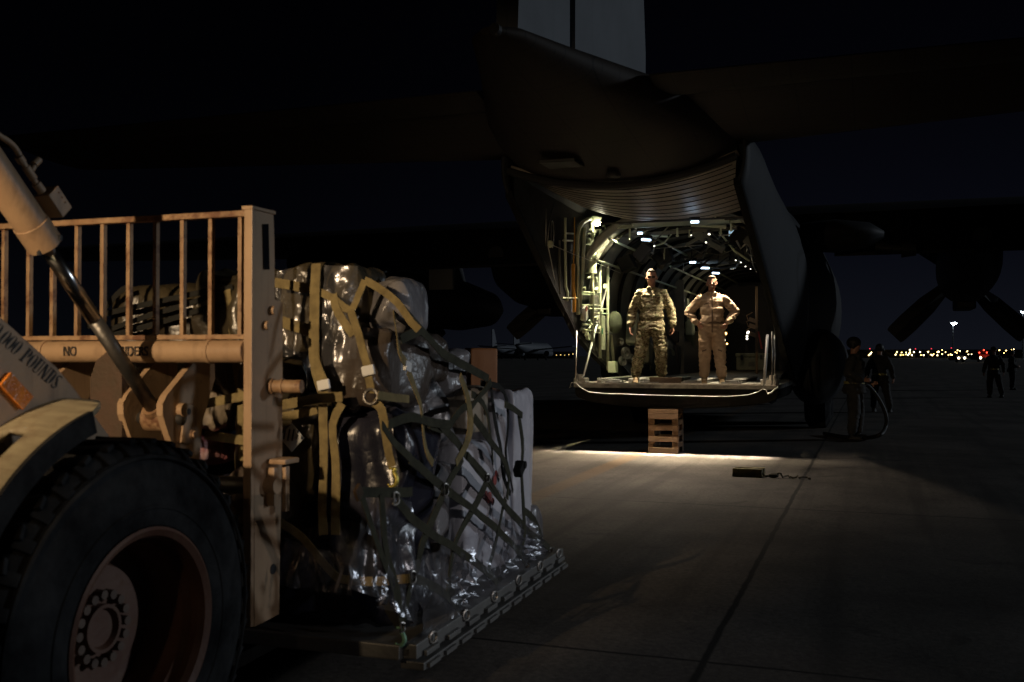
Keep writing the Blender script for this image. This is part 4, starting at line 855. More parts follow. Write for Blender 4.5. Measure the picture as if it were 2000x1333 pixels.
        if not coverall: b.box(V((sg * 0.085, -0.146, 1.33)), (0.11 * k, 0.02 * k, 0.12 * k), None, 0.006 * k)
    def legs(b):
        b.sph(V((0, 0.0, 0.93)), 0.175 * k, 16, (1.08, 0.84, 0.8))
        for s_ in 'lr':
            b.cap(j['hi' + s_] + V((0, 0, 0.03)), j['kn' + s_], 0.118 * k, 0.100 * k); b.cap(j['kn' + s_], j['an' + s_] + V((0, 0.0, 0.07)), 0.098 * k, 0.082 * k)
            sg = -1 if j['hi' + s_].x < 0 else 1; mid = j['hi' + s_].lerp(j['kn' + s_], 0.62) + V((sg * 0.065, 0, 0))
            b.box(mid, (0.06 * k, 0.15 * k, 0.18 * k), None, 0.015 * k)
    if coverall:
        b.cyl(V((0, 0, 0.98)), V((0, 0, 1.03)), 0.175 * k, 0.175 * k, 24); legs(b)
        up = bake_remesh(b, 'flight_coverall', M[top], vox, root, 1, 0.016, 12, (0.6, 0.6, 1.25), seed=H)
    else:
        up = bake_remesh(b, 'jacket', M[top], vox, root, 1, 0.015, 12, (0.6, 0.6, 1.25), seed=H)
        b = MB(); legs(b); bake_remesh(b, 'trousers', M[bottom], vox, root, 1, 0.016, 12, (0.6, 0.6, 1.25), seed=H + 3)
    for s_ in 'lr':
        ft = j['an' + s_]; z0 = -ft.z
        b = MB(); b.cap(ft + V((0, 0.01, 0.05)), ft + V((0, 0.01, -0.04)), 0.055 * k, 0.052 * k); b.cap(ft + V((0, 0.03, -0.048)), ft + V((0, -0.13, -0.052)), 0.044 * k, 0.042 * k)
        b.box(Vector((ft.x, ft.y - 0.05 * k, 0.018 * k)), (0.092 * k, 0.27 * k, 0.034 * k), None, 0.012 * k)
        bake_remesh(b, 'boot', M[boots], 0.011, root, 1)
    if hair:
        b = MB(); b.sph(hd + V((0, 0.022, 0.056)), 0.090 * k, 18, (0.90, 1.02, 1.02)); b.sph(hd + V((0, -0.03, 0.105)), 0.05 * k, 12, (1.25, 1.0, 0.6))
        bake_remesh(b, 'hair', M[hair], 0.008, root, 1, 0.004, 40)
    if fine:
        for sx in (-1, 1):
            b = MB(); b.sph(hd + V((sx * 0.034, -0.082, 0.004)), 0.0125 * k, 8); b.obj('eye', M['black'], root, smooth=True)
    return root, k, j

stand = dict(head=(0, -0.005, 1.665), shl=(-0.18, 0, 1.41), shr=(0.18, 0, 1.41), ell=(-0.30, 0.04, 1.15), elr=(0.30, 0.04, 1.15), hal=(-0.335, -0.04, 0.90), har=(0.335, -0.04, 0.90),
             hdl=(0.02, -0.1, -1), hdr=(-0.02, -0.1, -1), pnl=(1, -0.4, 0), pnr=(-1, -0.4, 0),
             hil=(-0.10, 0, 0.88), hir=(0.10, 0, 0.88), knl=(-0.18, -0.02, 0.49), knr=(0.14, -0.02, 0.49), anl=(-0.25, 0.02, 0.10), anr=(0.15, 0.02, 0.10))
CY = R(10)
p1 = hit(AC, 1272, 748, 1, 0.26)
m1, k1, j1 = person('man in camouflage uniform standing with arms hanging at the ramp edge', 1.80, AC, (p1.x, 0.30, FZ), CY, stand, 'camo', 'camo')
mb = MB()
for sx in (-1, 1): mb.box(j1['head'] + Vector((sx * 0.034, -0.105, 0.004)), (0.046, 0.006, 0.03), None, 0.002)
mb.box(j1['head'] + Vector((0, -0.106, 0.008)), (0.03, 0.005, 0.005)); mb.obj('glasses', M['lens'], m1)
akimbo = dict(head=(0.0, -0.012, 1.655), shl=(-0.19, 0, 1.40), shr=(0.19, 0, 1.40), ell=(-0.375, 0.08, 1.19), elr=(0.385, 0.08, 1.20), hal=(-0.25, -0.05, 1.0), har=(0.25, -0.05, 1.0),
              hdl=(0.55, -0.45, -0.55), hdr=(-0.55, -0.45, -0.55), pnl=(0.6, 0.6, 0), pnr=(-0.6, 0.6, 0),
              hil=(-0.095, 0, 0.90), hir=(0.095, 0, 0.90), knl=(-0.115, -0.02, 0.49), knr=(0.125, -0.02, 0.49), anl=(-0.125, 0.02, 0.10), anr=(0.155, -0.02, 0.10))
p2 = hit(AC, 1390, 750, 1, 0.26)
m2, k2, j2 = person('smiling man in tan flight coverall standing with hands on hips', 1.68, AC, (p2.x, 0.30, FZ), CY, akimbo, 'tan_cloth', 'tan_cloth', coverall=True, hair='hair_l')
mb = MB(); mb.ribbon([Vector((0, -0.165, 1.36)) , Vector((0, -0.172, 1.26)), Vector((0, -0.185, 1.15)), Vector((0, -0.186, 1.02)), Vector((0, -0.165, 0.9)), Vector((0, -0.13, 0.8))], 0.02, (0, -1, 0), 0.012); mb.obj('zipper', M['tan_dark'], m2)
mb = MB(); mb.lathe([(-0.018, 0.188), (0.018, 0.188)], (0, -0.008, 0.955), (0, 0, 1), 28); wb = mb.obj('waist_band', M['tan_dark'], m2, solid=0.006); wb.scale = (1.0, 0.86, 1.0)
for sx in (-1, 1):
    mb = MB(); mb.box((sx * 0.05, -0.085, 1.372), (0.075, 0.012, 0.05), Matrix.Rotation(R(28 * sx), 3, 'Y') @ Matrix.Rotation(R(-35), 3, 'X'), 0.004); mb.obj('collar', M['tan_cloth'], m2)
    mb = MB(); mb.box((sx * 0.085, -0.162, 1.25), (0.085, 0.012, 0.012), Matrix.Rotation(R(25 * sx), 3, 'Y'), 0.003); mb.obj('pocket_zip', M['tan_dark'], m2)
    mb = MB(); mb.box((sx * 0.12, -0.115, 0.52), (0.07, 0.012, 0.02), Matrix.Rotation(R(20 * sx), 3, 'Y'), 0.003); mb.obj('pocket_zip', M['tan_dark'], m2)
mb = MB(); mb.box(j2['head'] + Vector((0, -0.094, -0.05)), (0.042, 0.012, 0.009), None, 0.002); mb.obj('teeth', M['white'], m2)

# ground crew, dark against the lights
WF = Frame(0, 0, 0)
crew = dict(stand); crew.update(ell=(-0.30, 0.05, 1.18), elr=(0.28, -0.05, 1.17), hal=(-0.2, -0.18, 1.05), har=(0.25, -0.22, 1.0), hdl=(0.3, -1, 0.1), hdr=(0, -1, 0), knl=(-0.10, -0.02, 0.49), knr=(0.12, -0.05, 0.49), anl=(-0.10, 0.02, 0.10), anr=(0.15, -0.03, 0.10))
def ground_man(px, Y, H, rz, J, label, belt=True, helmet=True, cap=False):
    x = (px - 1000) / FPX * Y
    r, k, j = person(label, H, WF, (x, Y, 0), rz, J, 'darkcloth', 'darkcloth', boots='black', hair='hair', vox=0.022, fine=False, group='ground crew on the dark apron')
    if belt: mb = MB(); mb.lathe([(-0.025, 0.175 * k), (0.025, 0.175 * k)], (0, 0, 1.01 * k), (0, 0, 1), 24); b_ = mb.obj('reflective_belt', M['belt'], r, solid=0.006)
    hd = j['head']
    if helmet:
        mb = MB(); mb.sph(hd + Vector((0, 0.01, 0.05)), 0.115 * k, 16, (0.95, 1.1, 0.95)); 
        for sx in (-1, 1): mb.sph(hd + Vector((sx * 0.1, 0, -0.01)), 0.042 * k, 10, (0.6, 1, 1.2))
        mb.obj('headset_helmet', M['black'], r, smooth=True)
    if cap:
        mb = MB(); mb.sph(hd + Vector((0, 0.01, 0.07)), 0.105 * k, 16, (1, 1.05, 0.75)); mb.bx(hd.x - 0.07, hd.x + 0.07, hd.y - 0.19, hd.y - 0.08, hd.z + 0.06, hd.z + 0.07); mb.obj('cap', M['darkcloth'], r, smooth=True)
    return r
ground_man(1668, 18.0, 1.82, R(60), crew, 'ground crewman in helmet holding the black hose beside the fuselage')
ground_man(1718, 26.8, 1.80, R(150), stand, 'ground crewman in reflective belt standing under the starboard propeller')
ground_man(1941, 36.0, 1.82, R(170), stand, 'taller dark-clad man with pale belt near the right edge', helmet=False, cap=True)
ground_man(1976, 44.0, 1.74, R(80), crew, 'shorter dark-clad man at the extreme right edge', belt=False, helmet=True)
# fuel hose
pts = []
for (px, py, Y) in [(1672, 768, 17.9), (1690, 752, 17.95), (1706, 765, 18.0), (1722, 790, 18.0), (1731, 815, 18.0), (1729, 836, 18.0), (1718, 850, 17.6), (1690, 857, 18.0), (1650, 857, 18.2), (1610, 850, 19.0)]:
    d = ray(px, py); t = Y / d.y; q_ = camP + d * t; q_.z = max(q_.z, 0.035); pts.append(q_)
def smoothline(pts, n=6):
    out = []
    P = [pts[0]] + pts + [pts[-1]]
    for i in range(1, len(P) - 2):
        for k in range(n):
            t = k / n; a, b_, c, d = P[i - 1], P[i], P[i + 1], P[i + 2]
            out.append(0.5 * ((2 * b_) + (c - a) * t + (2 * a - 5 * b_ + 4 * c - d) * t * t + (3 * b_ - a - 3 * c + d) * t ** 3))
    out.append(pts[-1]); return out
mb = MB(); mb.tube(smoothline(pts), 0.035, 10); tag(mb.obj('fuel_hose', M['black'], smooth=True), 'thick black hose curving from the crewman down to the apron', 'hose')

# ================================================================== PALLET LOAD (loader frame)
PZ = 0.245
pal = thing('cargo_pallet', 'scuffed aluminium cargo pallet raised off the ground under the netted load', 'pallet', LD)
MB().bx(-2.74, 0, 0, 2.24, PZ, PZ + 0.03).obj('pallet_deck', M['alu'], pal)
for (x0, x1, y0, y1) in [(-0.03, 0.035, 0, 2.24), (-2.77, -2.74, 0, 2.24), (-2.74, -0.03, -0.035, 0.0), (-2.74, -0.03, 2.24, 2.27)]:
    mb = MB(); mb.bx(x0, x1, y0, y1, PZ - 0.012, PZ + 0.052, 0.006)
    if x0 > -1 and x1 > 0:
        for k in range(9): mb.bx(x1, x1 + 0.022, 0.06 + 0.25 * k, 0.20 + 0.25 * k, PZ - 0.012, PZ + 0.012, 0.004)
    mb.obj('edge_rail', M['alu'], pal)
mb = MB(); mb.bx(-0.05, 0.06, 0.02, 2.22, PZ - 0.062, PZ - 0.028, 0.004)
for k in range(12): mb.bx(0.06, 0.075, 0.05 + 0.185 * k, 0.17 + 0.185 * k, PZ - 0.055, PZ - 0.036)
mb.obj('under_rail', M['alu'], pal)
for k in range(6):
    mb = MB(); c = Vector((0.045, 0.15 + 0.39 * k, PZ + 0.045)); mb.tube([c + Vector((0.008 * math.cos(t * math.pi / 5), 0.02 * math.cos(t * math.pi / 5), 0.024 * math.sin(t * math.pi / 5))) for t in range(11)], 0.007, 6); mb.obj('tie_down_ring', M['steel'], pal)

def lump(name, label, cat, u0, u1, v0, v1, z0, z1, m, seed=0, amp=0.025, p=7, n=34, grp='film-wrapped bundles on the pallet', lean=(0, 0), taper=0.0, par=None):
    b = MB(); c = Vector(((u0 + u1) / 2, (v0 + v1) / 2, (z0 + z1) / 2)); h = Vector((abs(u1 - u0) / 2, abs(v1 - v0) / 2, abs(z1 - z0) / 2)); so = Vector((seed * 7.3, seed * 3.1, seed))
    bm = b.b; cache = {}
    def vert(a, b_, d):
        key = (round(a, 4), round(b_, 4), round(d, 4))
        if key in cache: return cache[key]
        q = Vector((a, b_, d)); nrm = (abs(a) ** p + abs(b_) ** p + abs(d) ** p) ** (1 / p); q = q / nrm
        nn = Vector((math.copysign(abs(q.x) ** (p - 1), q.x) / h.x, math.copysign(abs(q.y) ** (p - 1), q.y) / h.y, math.copysign(abs(q.z) ** (p - 1), q.z) / h.z)).normalized()
        tp = 1 - taper * (q.z + 1) / 2
        w = Vector((q.x * h.x * tp + lean[0] * (q.z + 1), q.y * h.y * tp + lean[1] * (q.z + 1), q.z * h.z)) + c
        s1 = Vector((w.x, w.y, w.z * 0.55)) * 3.3 + so; s2 = Vector((w.x, w.y, w.z * 0.4)) * 9 + so
        dsp = (1 - abs(noise.noise(s1)) * 3.2) * 0.75 + (1 - abs(noise.noise(s2)) * 3) * 0.28 + noise.noise(w * 22 + so) * 0.05
        cache[key] = bm.verts.new(w + nn * (dsp - 1.0) * amp); return cache[key]
    for ax in range(3):
        for sg in (-1, 1):
            for i in range(n):
                for j in range(n):
                    qs = []
                    for (a, b_) in ((i, j), (i + 1, j), (i + 1, j + 1), (i, j + 1)):
                        s_, t = -1 + 2 * a / n, -1 + 2 * b_ / n
                        # concentrate vertices near the edges
                        s_ = math.sin(s_ * math.pi / 2) * 0.35 + s_ * 0.65; t = math.sin(t * math.pi / 2) * 0.35 + t * 0.65
                        qs.append(vert(*((sg, s_, t) if ax == 0 else (s_, sg, t) if ax == 1 else (s_, t, sg))))
                    bm.faces.new(qs)
    o = b.obj(name, m, par, smooth=True, F=None if par else LD)
    if label: tag(o, label, cat, grp)
    return o
TZ = PZ + 0.035
BN = 'wrapped_bundle'
L = []
# near right corner, bottom to top
lump(BN, 'dark bag in shiny film at the near bottom corner of the pallet', 'bundle', -0.95, -0.09, 0.10, 0.60, TZ, 0.82, M['wrap_dark'], 1, 0.05, 5)
lump(BN, 'rounded blue-black sack bulging beside the yellow hook', 'bundle', -0.52, -0.05, 0.06, 0.60, 0.72, 1.30, M['wrap_dark'], 2, 0.035, 4)
lump(BN, 'olive film-wrapped bundle behind the two vertical yellow straps', 'bundle', -1.0, -0.50, 0.10, 0.70, 0.80, 1.34, M['wrap_olive'], 3, 0.04, 5)
lump(BN, 'brown film-wrapped bundle just above the blue-black sack', 'bundle', -0.62, -0.14, 0.10, 0.68, 1.24, 1.68, M['wrap_brown'], 4, 0.05, 4)
lump(BN, 'shiny topmost bundle with zigzag strap behind the loader post', 'bundle', -0.78, -0.30, 0.08, 0.52, 1.52, 1.965, M['wrap_olive'], 5, 0.045, 4, lean=(0.0, 0.02))
lump(BN, 'pale rounded top bundle at the near end of the sloping load', 'bundle', -0.36, -0.10, 0.16, 0.58, 1.60, 1.92, M['wrap_grey'], 6, 0.04, 3)
lump(BN, 'glossy bundle between the yellow straps right of the loader post', 'bundle', -1.25, -0.74, 0.08, 0.60, 1.46, 1.95, M['wrap_olive'], 7, 0.05, 5)
lump(BN, 'dark film-wrapped bundle low behind the slanting yellow strap', 'bundle', -1.08, -0.46, 0.07, 0.8, TZ, 0.72, M['wrap_dark'], 31, 0.05, 4)
lump(BN, 'grey-brown bundle low behind the vertical yellow straps', 'bundle', -1.02, -0.58, 0.06, 0.5, 0.66, 1.02, M['wrap_brown'], 32, 0.05, 4)
lump(BN, 'small crumpled bundle wedged beside the tan lock pin', 'bundle', -0.98, -0.66, 0.06, 0.4, 1.28, 1.52, M['wrap_olive'], 33, 0.04, 3)
# middle of the right face
lump(BN, 'grey film-wrapped carton in the middle of the pallet side', 'bundle', -0.70, -0.09, 0.50, 0.86, TZ, 1.02, M['wrap_grey'], 8, 0.03, 7)
lump(BN, 'dark sagging bundle under the sloping strap, middle of the load', 'bundle', -0.62, -0.12, 0.50, 0.98, 1.02, 1.40, M['wrap_grey'], 9, 0.06, 4)
lump(BN, 'brownish glossy bundle on the slope above the beige carton', 'bundle', -0.62, -0.14, 0.50, 0.88, 1.34, 1.66, M['wrap_brown'], 10, 0.05, 4)
lump('beige_carton', 'beige carton with a warm lit face high on the pallet side', 'carton', -0.50, -0.12, 0.98, 1.32, 1.10, 1.36, M['wrap_beige'], 11, 0.008, 14, 20, 'cartons on the pallet')
lump(BN, 'clear-wrapped grey bundle on the slope left of the brown carton', 'bundle', -0.50, -0.14, 0.84, 1.16, 1.30, 1.56, M['wrap_grey'], 12, 0.04, 6)
lump('wrapped_carton', 'tall white carton with red marks behind the diamond netting', 'carton', -0.62, -0.10, 1.36, 1.66, TZ, 1.30, M['wrap_white'], 13, 0.022, 10, 40, 'cartons on the pallet')
lump('wrapped_carton', 'tall white carton at the far right corner of the pallet', 'carton', -0.55, -0.10, 1.70, 2.12, TZ, 1.325, M['wrap_white'], 14, 0.022, 12, 40, 'cartons on the pallet')
lump('wrapped_carton', 'dim white carton under the beige carton', 'carton', -0.62, -0.09, 0.88, 1.34, TZ, 1.08, M['wrap_white'], 15, 0.02, 10, 36, 'cartons on the pallet')
lump(BN, 'low clear-film bundle bulging over the far pallet corner', 'bundle', -0.3, -0.04, 1.95, 2.23, TZ, 0.62, M['wrap_grey'], 16, 0.03, 3)
# brown carton standing farther back on the load
a = hit(LD, 912, 736, 1, 2.0); b_ = hit(LD, 965, 680, 1, 2.0)
bcn = lump('brown_carton', 'square brown carton standing up at the far side of the load', 'carton', a.x, b_.x, 1.92, 2.09, 1.20, b_.z, M['carton'], 17, 0.005, 20, 18, 'cartons on the pallet')
cc = Vector(((a.x + b_.x) / 2, 2.0, 0)); bcn.data.transform(Matrix.Translation(cc) @ Matrix.Rotation(R(38), 4, 'Z') @ Matrix.Translation(-cc))
# left half, behind the backrest
lump(BN, 'long olive-brown netted bundle seen through the loader backrest', 'bundle', -1.80, -1.12, 0.14, 1.2, 1.36, 1.89, M['wrap_olive'], 18, 0.03, 6)
lump(BN, 'flat-sided bundle behind the backrest, left of the loader post', 'bundle', -1.20, -0.86, 0.16, 1.1, 1.30, 1.86, M['wrap_brown'], 19, 0.04, 6)
lump(BN, 'dark bundle low behind the crossbar of the loader', 'bundle', -2.6, -1.45, 0.12, 1.6, TZ, 1.40, M['wrap_dark'], 20, 0.05, 6)
lump(BN, 'cream film-wrapped bundle seen between the lift lugs', 'bundle', -1.46, -1.08, 0.09, 0.60, 1.14, 1.44, M['wrap_beige'], 21, 0.05, 5)
lump(BN, 'small pink bundle seen between the lift lugs', 'bundle', -1.44, -1.10, 0.05, 0.5, 0.98, 1.16, M['wrap_pink'], 22, 0.03, 4, 26)
lump(BN, 'dark wrapped core of the load behind the lift lugs', 'bundle', -1.5, -0.95, 0.16, 1.6, TZ, 1.0, M['wrap_dark'], 23, 0.05, 6)
lump(BN, 'far dark bundle in the middle of the load', 'bundle', -1.7, -0.66, 1.2, 2.15, TZ, 1.28, M['wrap_dark'], 24, 0.05, 6)
# red marks and striped label
mb = MB()
for (px, py, r) in [(966, 938, 0.035), (968, 925, 0.022), (955, 972, 0.04), (949, 966, 0.025), (962, 980, 0.025)]:
    c = hit(LD, px, py, 0, -0.086); mb.cyl(c, c + Vector((0.004, 0, 0)), r * 0.8, None, 12)
mk = mb.obj('red_tape_mark', M['redlabel'], F=LD); tag(mk, 'red tape marks on the film of the white carton', 'tape')
c = hit(LD, 570, 855, 1, 0.045)
lb = thing('hazard_label', 'white diamond label with black stripes right of the loader post', 'label', LD, (c.x, c.y, c.z))
rot = Matrix.Rotation(R(45), 3, 'Y')
MB().box((0, 0, 0), (0.09, 0.003, 0.09), rot).obj('label_sheet', M['white'], lb)
mb = MB()
for k in range(4): mb.box((-0.036 + k * 0.022, -0.0035, 0.012), (0.007, 0.002, 0.06 - abs(k - 1.5) * 0.012), Matrix.Rotation(R(12), 3, 'Y'))
mb.obj('stripes', M['text'], lb)
# clear film skirts
def film_sheet(top, bot, ax, val, seed, parent=None, bulge=0.05, name='film_skirt'):
    T = [hit(LD, x, y, ax, val) for x, y in top]; B = [hit(LD, x, y, ax, val) for x, y in bot]
    out = Vector((1, 0, 0)) if ax == 0 else Vector((0, -1, 0))
    def pl(P, t):
        f = t * (len(P) - 1); i = min(int(f), len(P) - 2); return P[i].lerp(P[i + 1], f - i)
    def f(u, v):
        a = pl(T, u).lerp(pl(B, u), v); s_ = Vector((a.y * 9 if ax == 0 else a.x * 9, seed, a.z * 2.2))
        return a + out * (bulge * (0.2 + v) * (1 - abs(noise.noise(s_)) * 2.4) + 0.02 * noise.noise(a * 14))
    return MB().grid(f, 46, 26).obj(name, M['film'], parent, smooth=True, F=LD)
tag(film_sheet([(700, 965), (735, 960), (800, 980)], [(690, 1150), (760, 1200), (800, 1225)], 0, -0.055, 3), 'clear film skirt hanging in folds at the near pallet corner', 'plastic film', 'film skirts round the load')
tag(film_sheet([(790, 1100), (870, 1070), (960, 1030), (1030, 1000)], [(815, 1252), (900, 1180), (985, 1120), (1062, 1075)], 0, -0.03, 8, bulge=0.06), 'crumpled clear film along the bottom of the netted side', 'plastic film', 'film skirts round the load')
tag(film_sheet([(560, 1050), (620, 1070), (690, 1090)], [(556, 1140), (620, 1150), (700, 1160)], 1, 0.03, 31, bulge=0.05), 'crumpled film low behind the slanting yellow strap', 'plastic film', 'film skirts round the load')
tag(film_sheet([(540, 530), (600, 518), (700, 520)], [(545, 700), (620, 720), (700, 700)], 1, 0.05, 21, bulge=0.03), 'clear film stretched over the top bundles beside the loader post', 'plastic film', 'film skirts round the load')

# ---- nets and straps
net = thing('cargo_net', 'dark olive diamond webbing net over the right side of the load', 'cargo net', LD, (0, 0, 0))
XN = (1, 0, 0); YN = (0, -1, 0)
def smoothline(pts, n=6):
    out = []; P = [pts[0]] + list(pts) + [pts[-1]]
    for i in range(1, len(P) - 2):
        for k in range(n):
            t = k / n; a, b_, c, d = P[i - 1], P[i], P[i + 1], P[i + 2]
            out.append(0.5 * ((2 * b_) + (c - a) * t + (2 * a - 5 * b_ + 4 * c - d) * t * t + (3 * b_ - a - 3 * c + d) * t ** 3))
    out.append(pts[-1]); return out
def strap(par, pix, m='web_g', w=0.042, ax=0, val=-0.022, name='webbing_strap', sag=0.012, F=LD):
    pts = [hit(LD, *q[:2], ax, (q[2] if len(q) > 2 else val)) for q in pix]
    if len(pts) > 2: pts = smoothline(pts, 3)
    mb = MB(); mb.ribbon(pts, w * (0.98 if m == 'web_g' else 0.86), XN if ax == 0 else YN, 0.004, sag, seed=pix[0][0]); return mb.obj(name, M[m], par, F=F)
for pix in [
    [(802, 897), (870, 955), (931, 999), (982, 1046), (1020, 1087), (1037, 1121)],
    [(913, 890), (945, 931), (976, 975), (1020, 1026), (1071, 1070)],
    [(775, 978), (833, 1036), (908, 1084), (959, 1125), (979, 1152)],
    [(806, 1128), (857, 1152), (884, 1176), (904, 1199)],
    [(952, 934), (918, 1009), (887, 1070), (877, 1152), (884, 1176)],
    [(989, 975), (969, 1050), (955, 1118), (962, 1128)],
    [(1023, 1006), (1023, 1046), (1016, 1084)],
    [(905, 895), (870, 955), (853, 999), (826, 1063), (813, 1111), (796, 1162), (785, 1226)],
    [(1020, 996), (1044, 1016), (1061, 1063), (1075, 1082)],
    [(925, 815), (950, 850), (985, 900), (996, 930)],
    [(745, 830), (775, 870), (802, 897)],
    [(860, 830), (890, 860), (913, 890), (952, 934), (976, 975)],
    [(996, 930), (989, 975)],
    [(1012, 805), (1020, 860), (1018, 930), (1023, 1006)],
    [(700, 962), (790, 962), (806, 960)],
    [(760, 830), (800, 815), (840, 825), (880, 830)],
    [(705, 965), (735, 1060), (770, 1150), (785, 1226)],
    [(745, 965), (752, 1060), (775, 1150), (785, 1226)],
]: strap(net, pix)
for (px, py, r, m) in [(870, 957, 0.028, 'steel'), (952, 934, 0.02, 'steel'), (806, 1128, 0.026, 'steel'), (785, 1226, 0.02, 'steel'), (773, 974, 0.026, 'wire'), (979, 1150, 0.022, 'steel'), (904, 1199, 0.024, 'steel'), (1037, 1121, 0.022, 'steel'), (1075, 1080, 0.028, 'steel')]:
    c = hit(LD, px, py, 0, -0.012); mb = MB(); mb.tube([c + Vector((0.004 * math.sin(t), r * math.cos(t * math.pi / 8), r * math.sin(t * math.pi / 8))) for t in range(17)], 0.005, 6); mb.obj('net_ring', M[m], net)
for (px, py) in [(979, 1155), (904, 1203), (1030, 1112), (1077, 1082), (700, 962)]:
    c = hit(LD, px, py, 0, -0.006); mb = MB(); mb.box(c, (0.016, 0.05, 0.055), Matrix.Rotation(R(35), 3, 'X'), 0.008); mb.obj('net_hook', M['plank'], net)
# dark strap bundle with ratchet over the white cartons
dk = thing('ratchet_strap', 'black strap bundle hanging over the white carton with its ratchet sticking out', 'strap', LD)
for i, pix in enumerate([[(940, 748), (962, 760), (968, 800), (975, 870), (985, 930), (1000, 965)], [(950, 750), (985, 765), (993, 830), (990, 900), (1000, 960)], [(920, 770), (945, 790), (955, 840), (965, 905)], [(960, 745), (940, 770), (920, 800)], [(985, 790), (1005, 800), (1020, 812)]]):
    strap(dk, pix, 'web_k' if i < 2 else 'web_g', 0.038, 0, -0.055 + 0.012 * i, 'webbing_tail', 0.02)
c = hit(LD, 1014, 916, 0, -0.02); mb = MB(); mb.box(c, (0.05, 0.09, 0.06), Matrix.Rotation(R(35), 3, 'X'), 0.012); mb.cyl(c + Vector((-0.03, 0.03, 0.02)), c + Vector((0.03, 0.03, 0.02)), 0.022); mb.obj('ratchet', M['web_k'], dk)
# tie-down straps
def tie(label, segs, m, w=0.045, ax=1, val=0.03, sag=0.01, extra=None):
    t = thing('tie_down_strap', label, 'strap', LD, group='webbing straps round the load')
    for s_ in segs: strap(t, s_, m, w, ax, val, 'webbing', sag)
    if extra:
        for (px, py, kind, axx, vv) in extra:
            c = hit(LD, px, py, axx, vv); mb = MB()
            if kind == 'buckle':
                sz = (0.016, 0.06, 0.045) if axx == 0 else (0.06, 0.016, 0.045)
                mb.box(c, sz, Matrix.Rotation(R(-12), 3, 'X' if axx == 0 else 'Y'), 0.006); mb.obj('buckle', M['white'] if py < 760 else M['steel'], t)
            if kind == 'ring':
                o2 = (Vector((0, 1, 0)) if axx == 0 else Vector((1, 0, 0))); mb.tube([c + o2 * 0.032 * math.cos(a * math.pi / 8) + Vector((0, 0, 0.032 * math.sin(a * math.pi / 8))) for a in range(17)], 0.007, 8); mb.obj('ring', M['steel'], t)
            if kind in ('hook', 'ghook'):
                o2 = (Vector((0, 1, 0)) if axx == 0 else Vector((1, 0, 0))); pts = [c + o2 * x * 0.001 + Vector((0, 0, z * 0.001)) for x, z in [(-12, 40), (14, 40), (10, 26), (20, 8), (24, -12), (14, -30), (-4, -38), (-18, -26)]]
                mb.tube(smoothline(pts, 4), [0.006] * 4 + [0.010] * 14 + [0.009] * 8 + [0.005] * 3, 8); mb.obj('hook', M['brass' if kind == 'hook' else 'green_hook'], t, smooth=True)
    return t
tie('broad vertical strap down the near face beside the loader post', [[(617, 515), (615, 600), (615, 700), (632, 770)]], 'web_y', 0.06, 1, 0.02)
tie('zigzag strap sagging across the top bundle', [[(612, 565), (650, 583), (684, 606), (700, 578), (712, 548)], [(712, 548), (735, 560), (775, 590), (800, 625), (818, 645)]], 'web_y', 0.04, 1, 0.03)
tie('strap with white buckle hanging down to the yellow hook', [[(650, 575, 0.03), (660, 610), (690, 655)], [(686, 609), (700, 650), (710, 690), (718, 718)], [(718, 730), (724, 755), (724, 768)], [(728, 785), (745, 800), (753, 840), (758, 880), (765, 912)]], 'web_y', 0.045, 1, 0.02,
    extra=[(719, 724, 'buckle', 1, 0.01), (724, 775, 'ring', 1, 0.01), (765, 934, 'hook', 1, 0.0)])
tie('short level strap running right from the steel ring', [[(738, 772), (770, 777), (800, 780)]], 'web_y', 0.04, 0, -0.02)
tie('upper yellow strap on the near face right of the loader post', [[(536, 552), (570, 558), (612, 566)]], 'web_y', 0.05, 1, 0.025)
tie('second yellow strap down the near face right of the loader post', [[(540, 625), (570, 635), (605, 645)]], 'web_y', 0.06, 1, 0.035)
tie('level yellow strap just below the tan pin', [[(545, 792), (580, 786), (625, 778), (670, 775)]], 'web_y', 0.05, 1, 0.02)
tie('dull yellow strap lowest of the level straps beside the post', [[(545, 815), (590, 808), (620, 800)]], 'web_y', 0.045, 1, 0.03)
tie('buckled strap slanting down from the post top to the steel clasp', [[(612, 690), (622, 720), (636, 752)]], 'web_y', 0.045, 1, 0.012, extra=[(632, 752, 'buckle', 1, 0.0)])
tie('left of the two vertical yellow straps on the near face', [[(630, 790), (632, 850), (632, 920), (630, 1000), (632, 1045)]], 'web_y', 0.048, 1, 0.015)
tie('right of the two vertical yellow straps on the near face', [[(668, 788), (650, 830), (656, 900), (655, 980), (655, 1045)]], 'web_y', 0.048, 1, 0.02)
tie('slanting strap under the two vertical yellow straps', [[(546, 1020), (590, 1050), (640, 1110), (668, 1132), (740, 1136), (800, 1130)]], 'web_y', 0.045, 1, 0.02)
tie('strap with white buckle over the brown bundles in the middle of the slope', [[(770, 600, -0.2), (772, 648, -0.1), (782, 690), (795, 712)], [(797, 725), (808, 755), (820, 790), (824, 825), (833, 880), (845, 905)]], 'web_y', 0.042, 0, -0.03, extra=[(796, 716, 'buckle', 0, -0.03)])
tie('long sloping strap along the top edge of the load', [[(773, 585), (818, 642), (875, 696), (935, 729), (955, 740)]], 'web_g', 0.045, 0, -0.10)
tie('strap across the slope toward the long sloping strap', [[(782, 664), (800, 655), (822, 645)]], 'web_g', 0.045, 0, -0.08)
tie('orange-lit strap twisting down beside the beige carton', [[(900, 735), (914, 775), (918, 830), (908, 870), (890, 905)]], 'web_y', 0.05, 0, -0.02)
tie('olive strap wrapped round the top of the beige carton', [[(840, 830), (870, 838), (900, 800), (925, 790)]], 'web_g', 0.04, 0, -0.03)
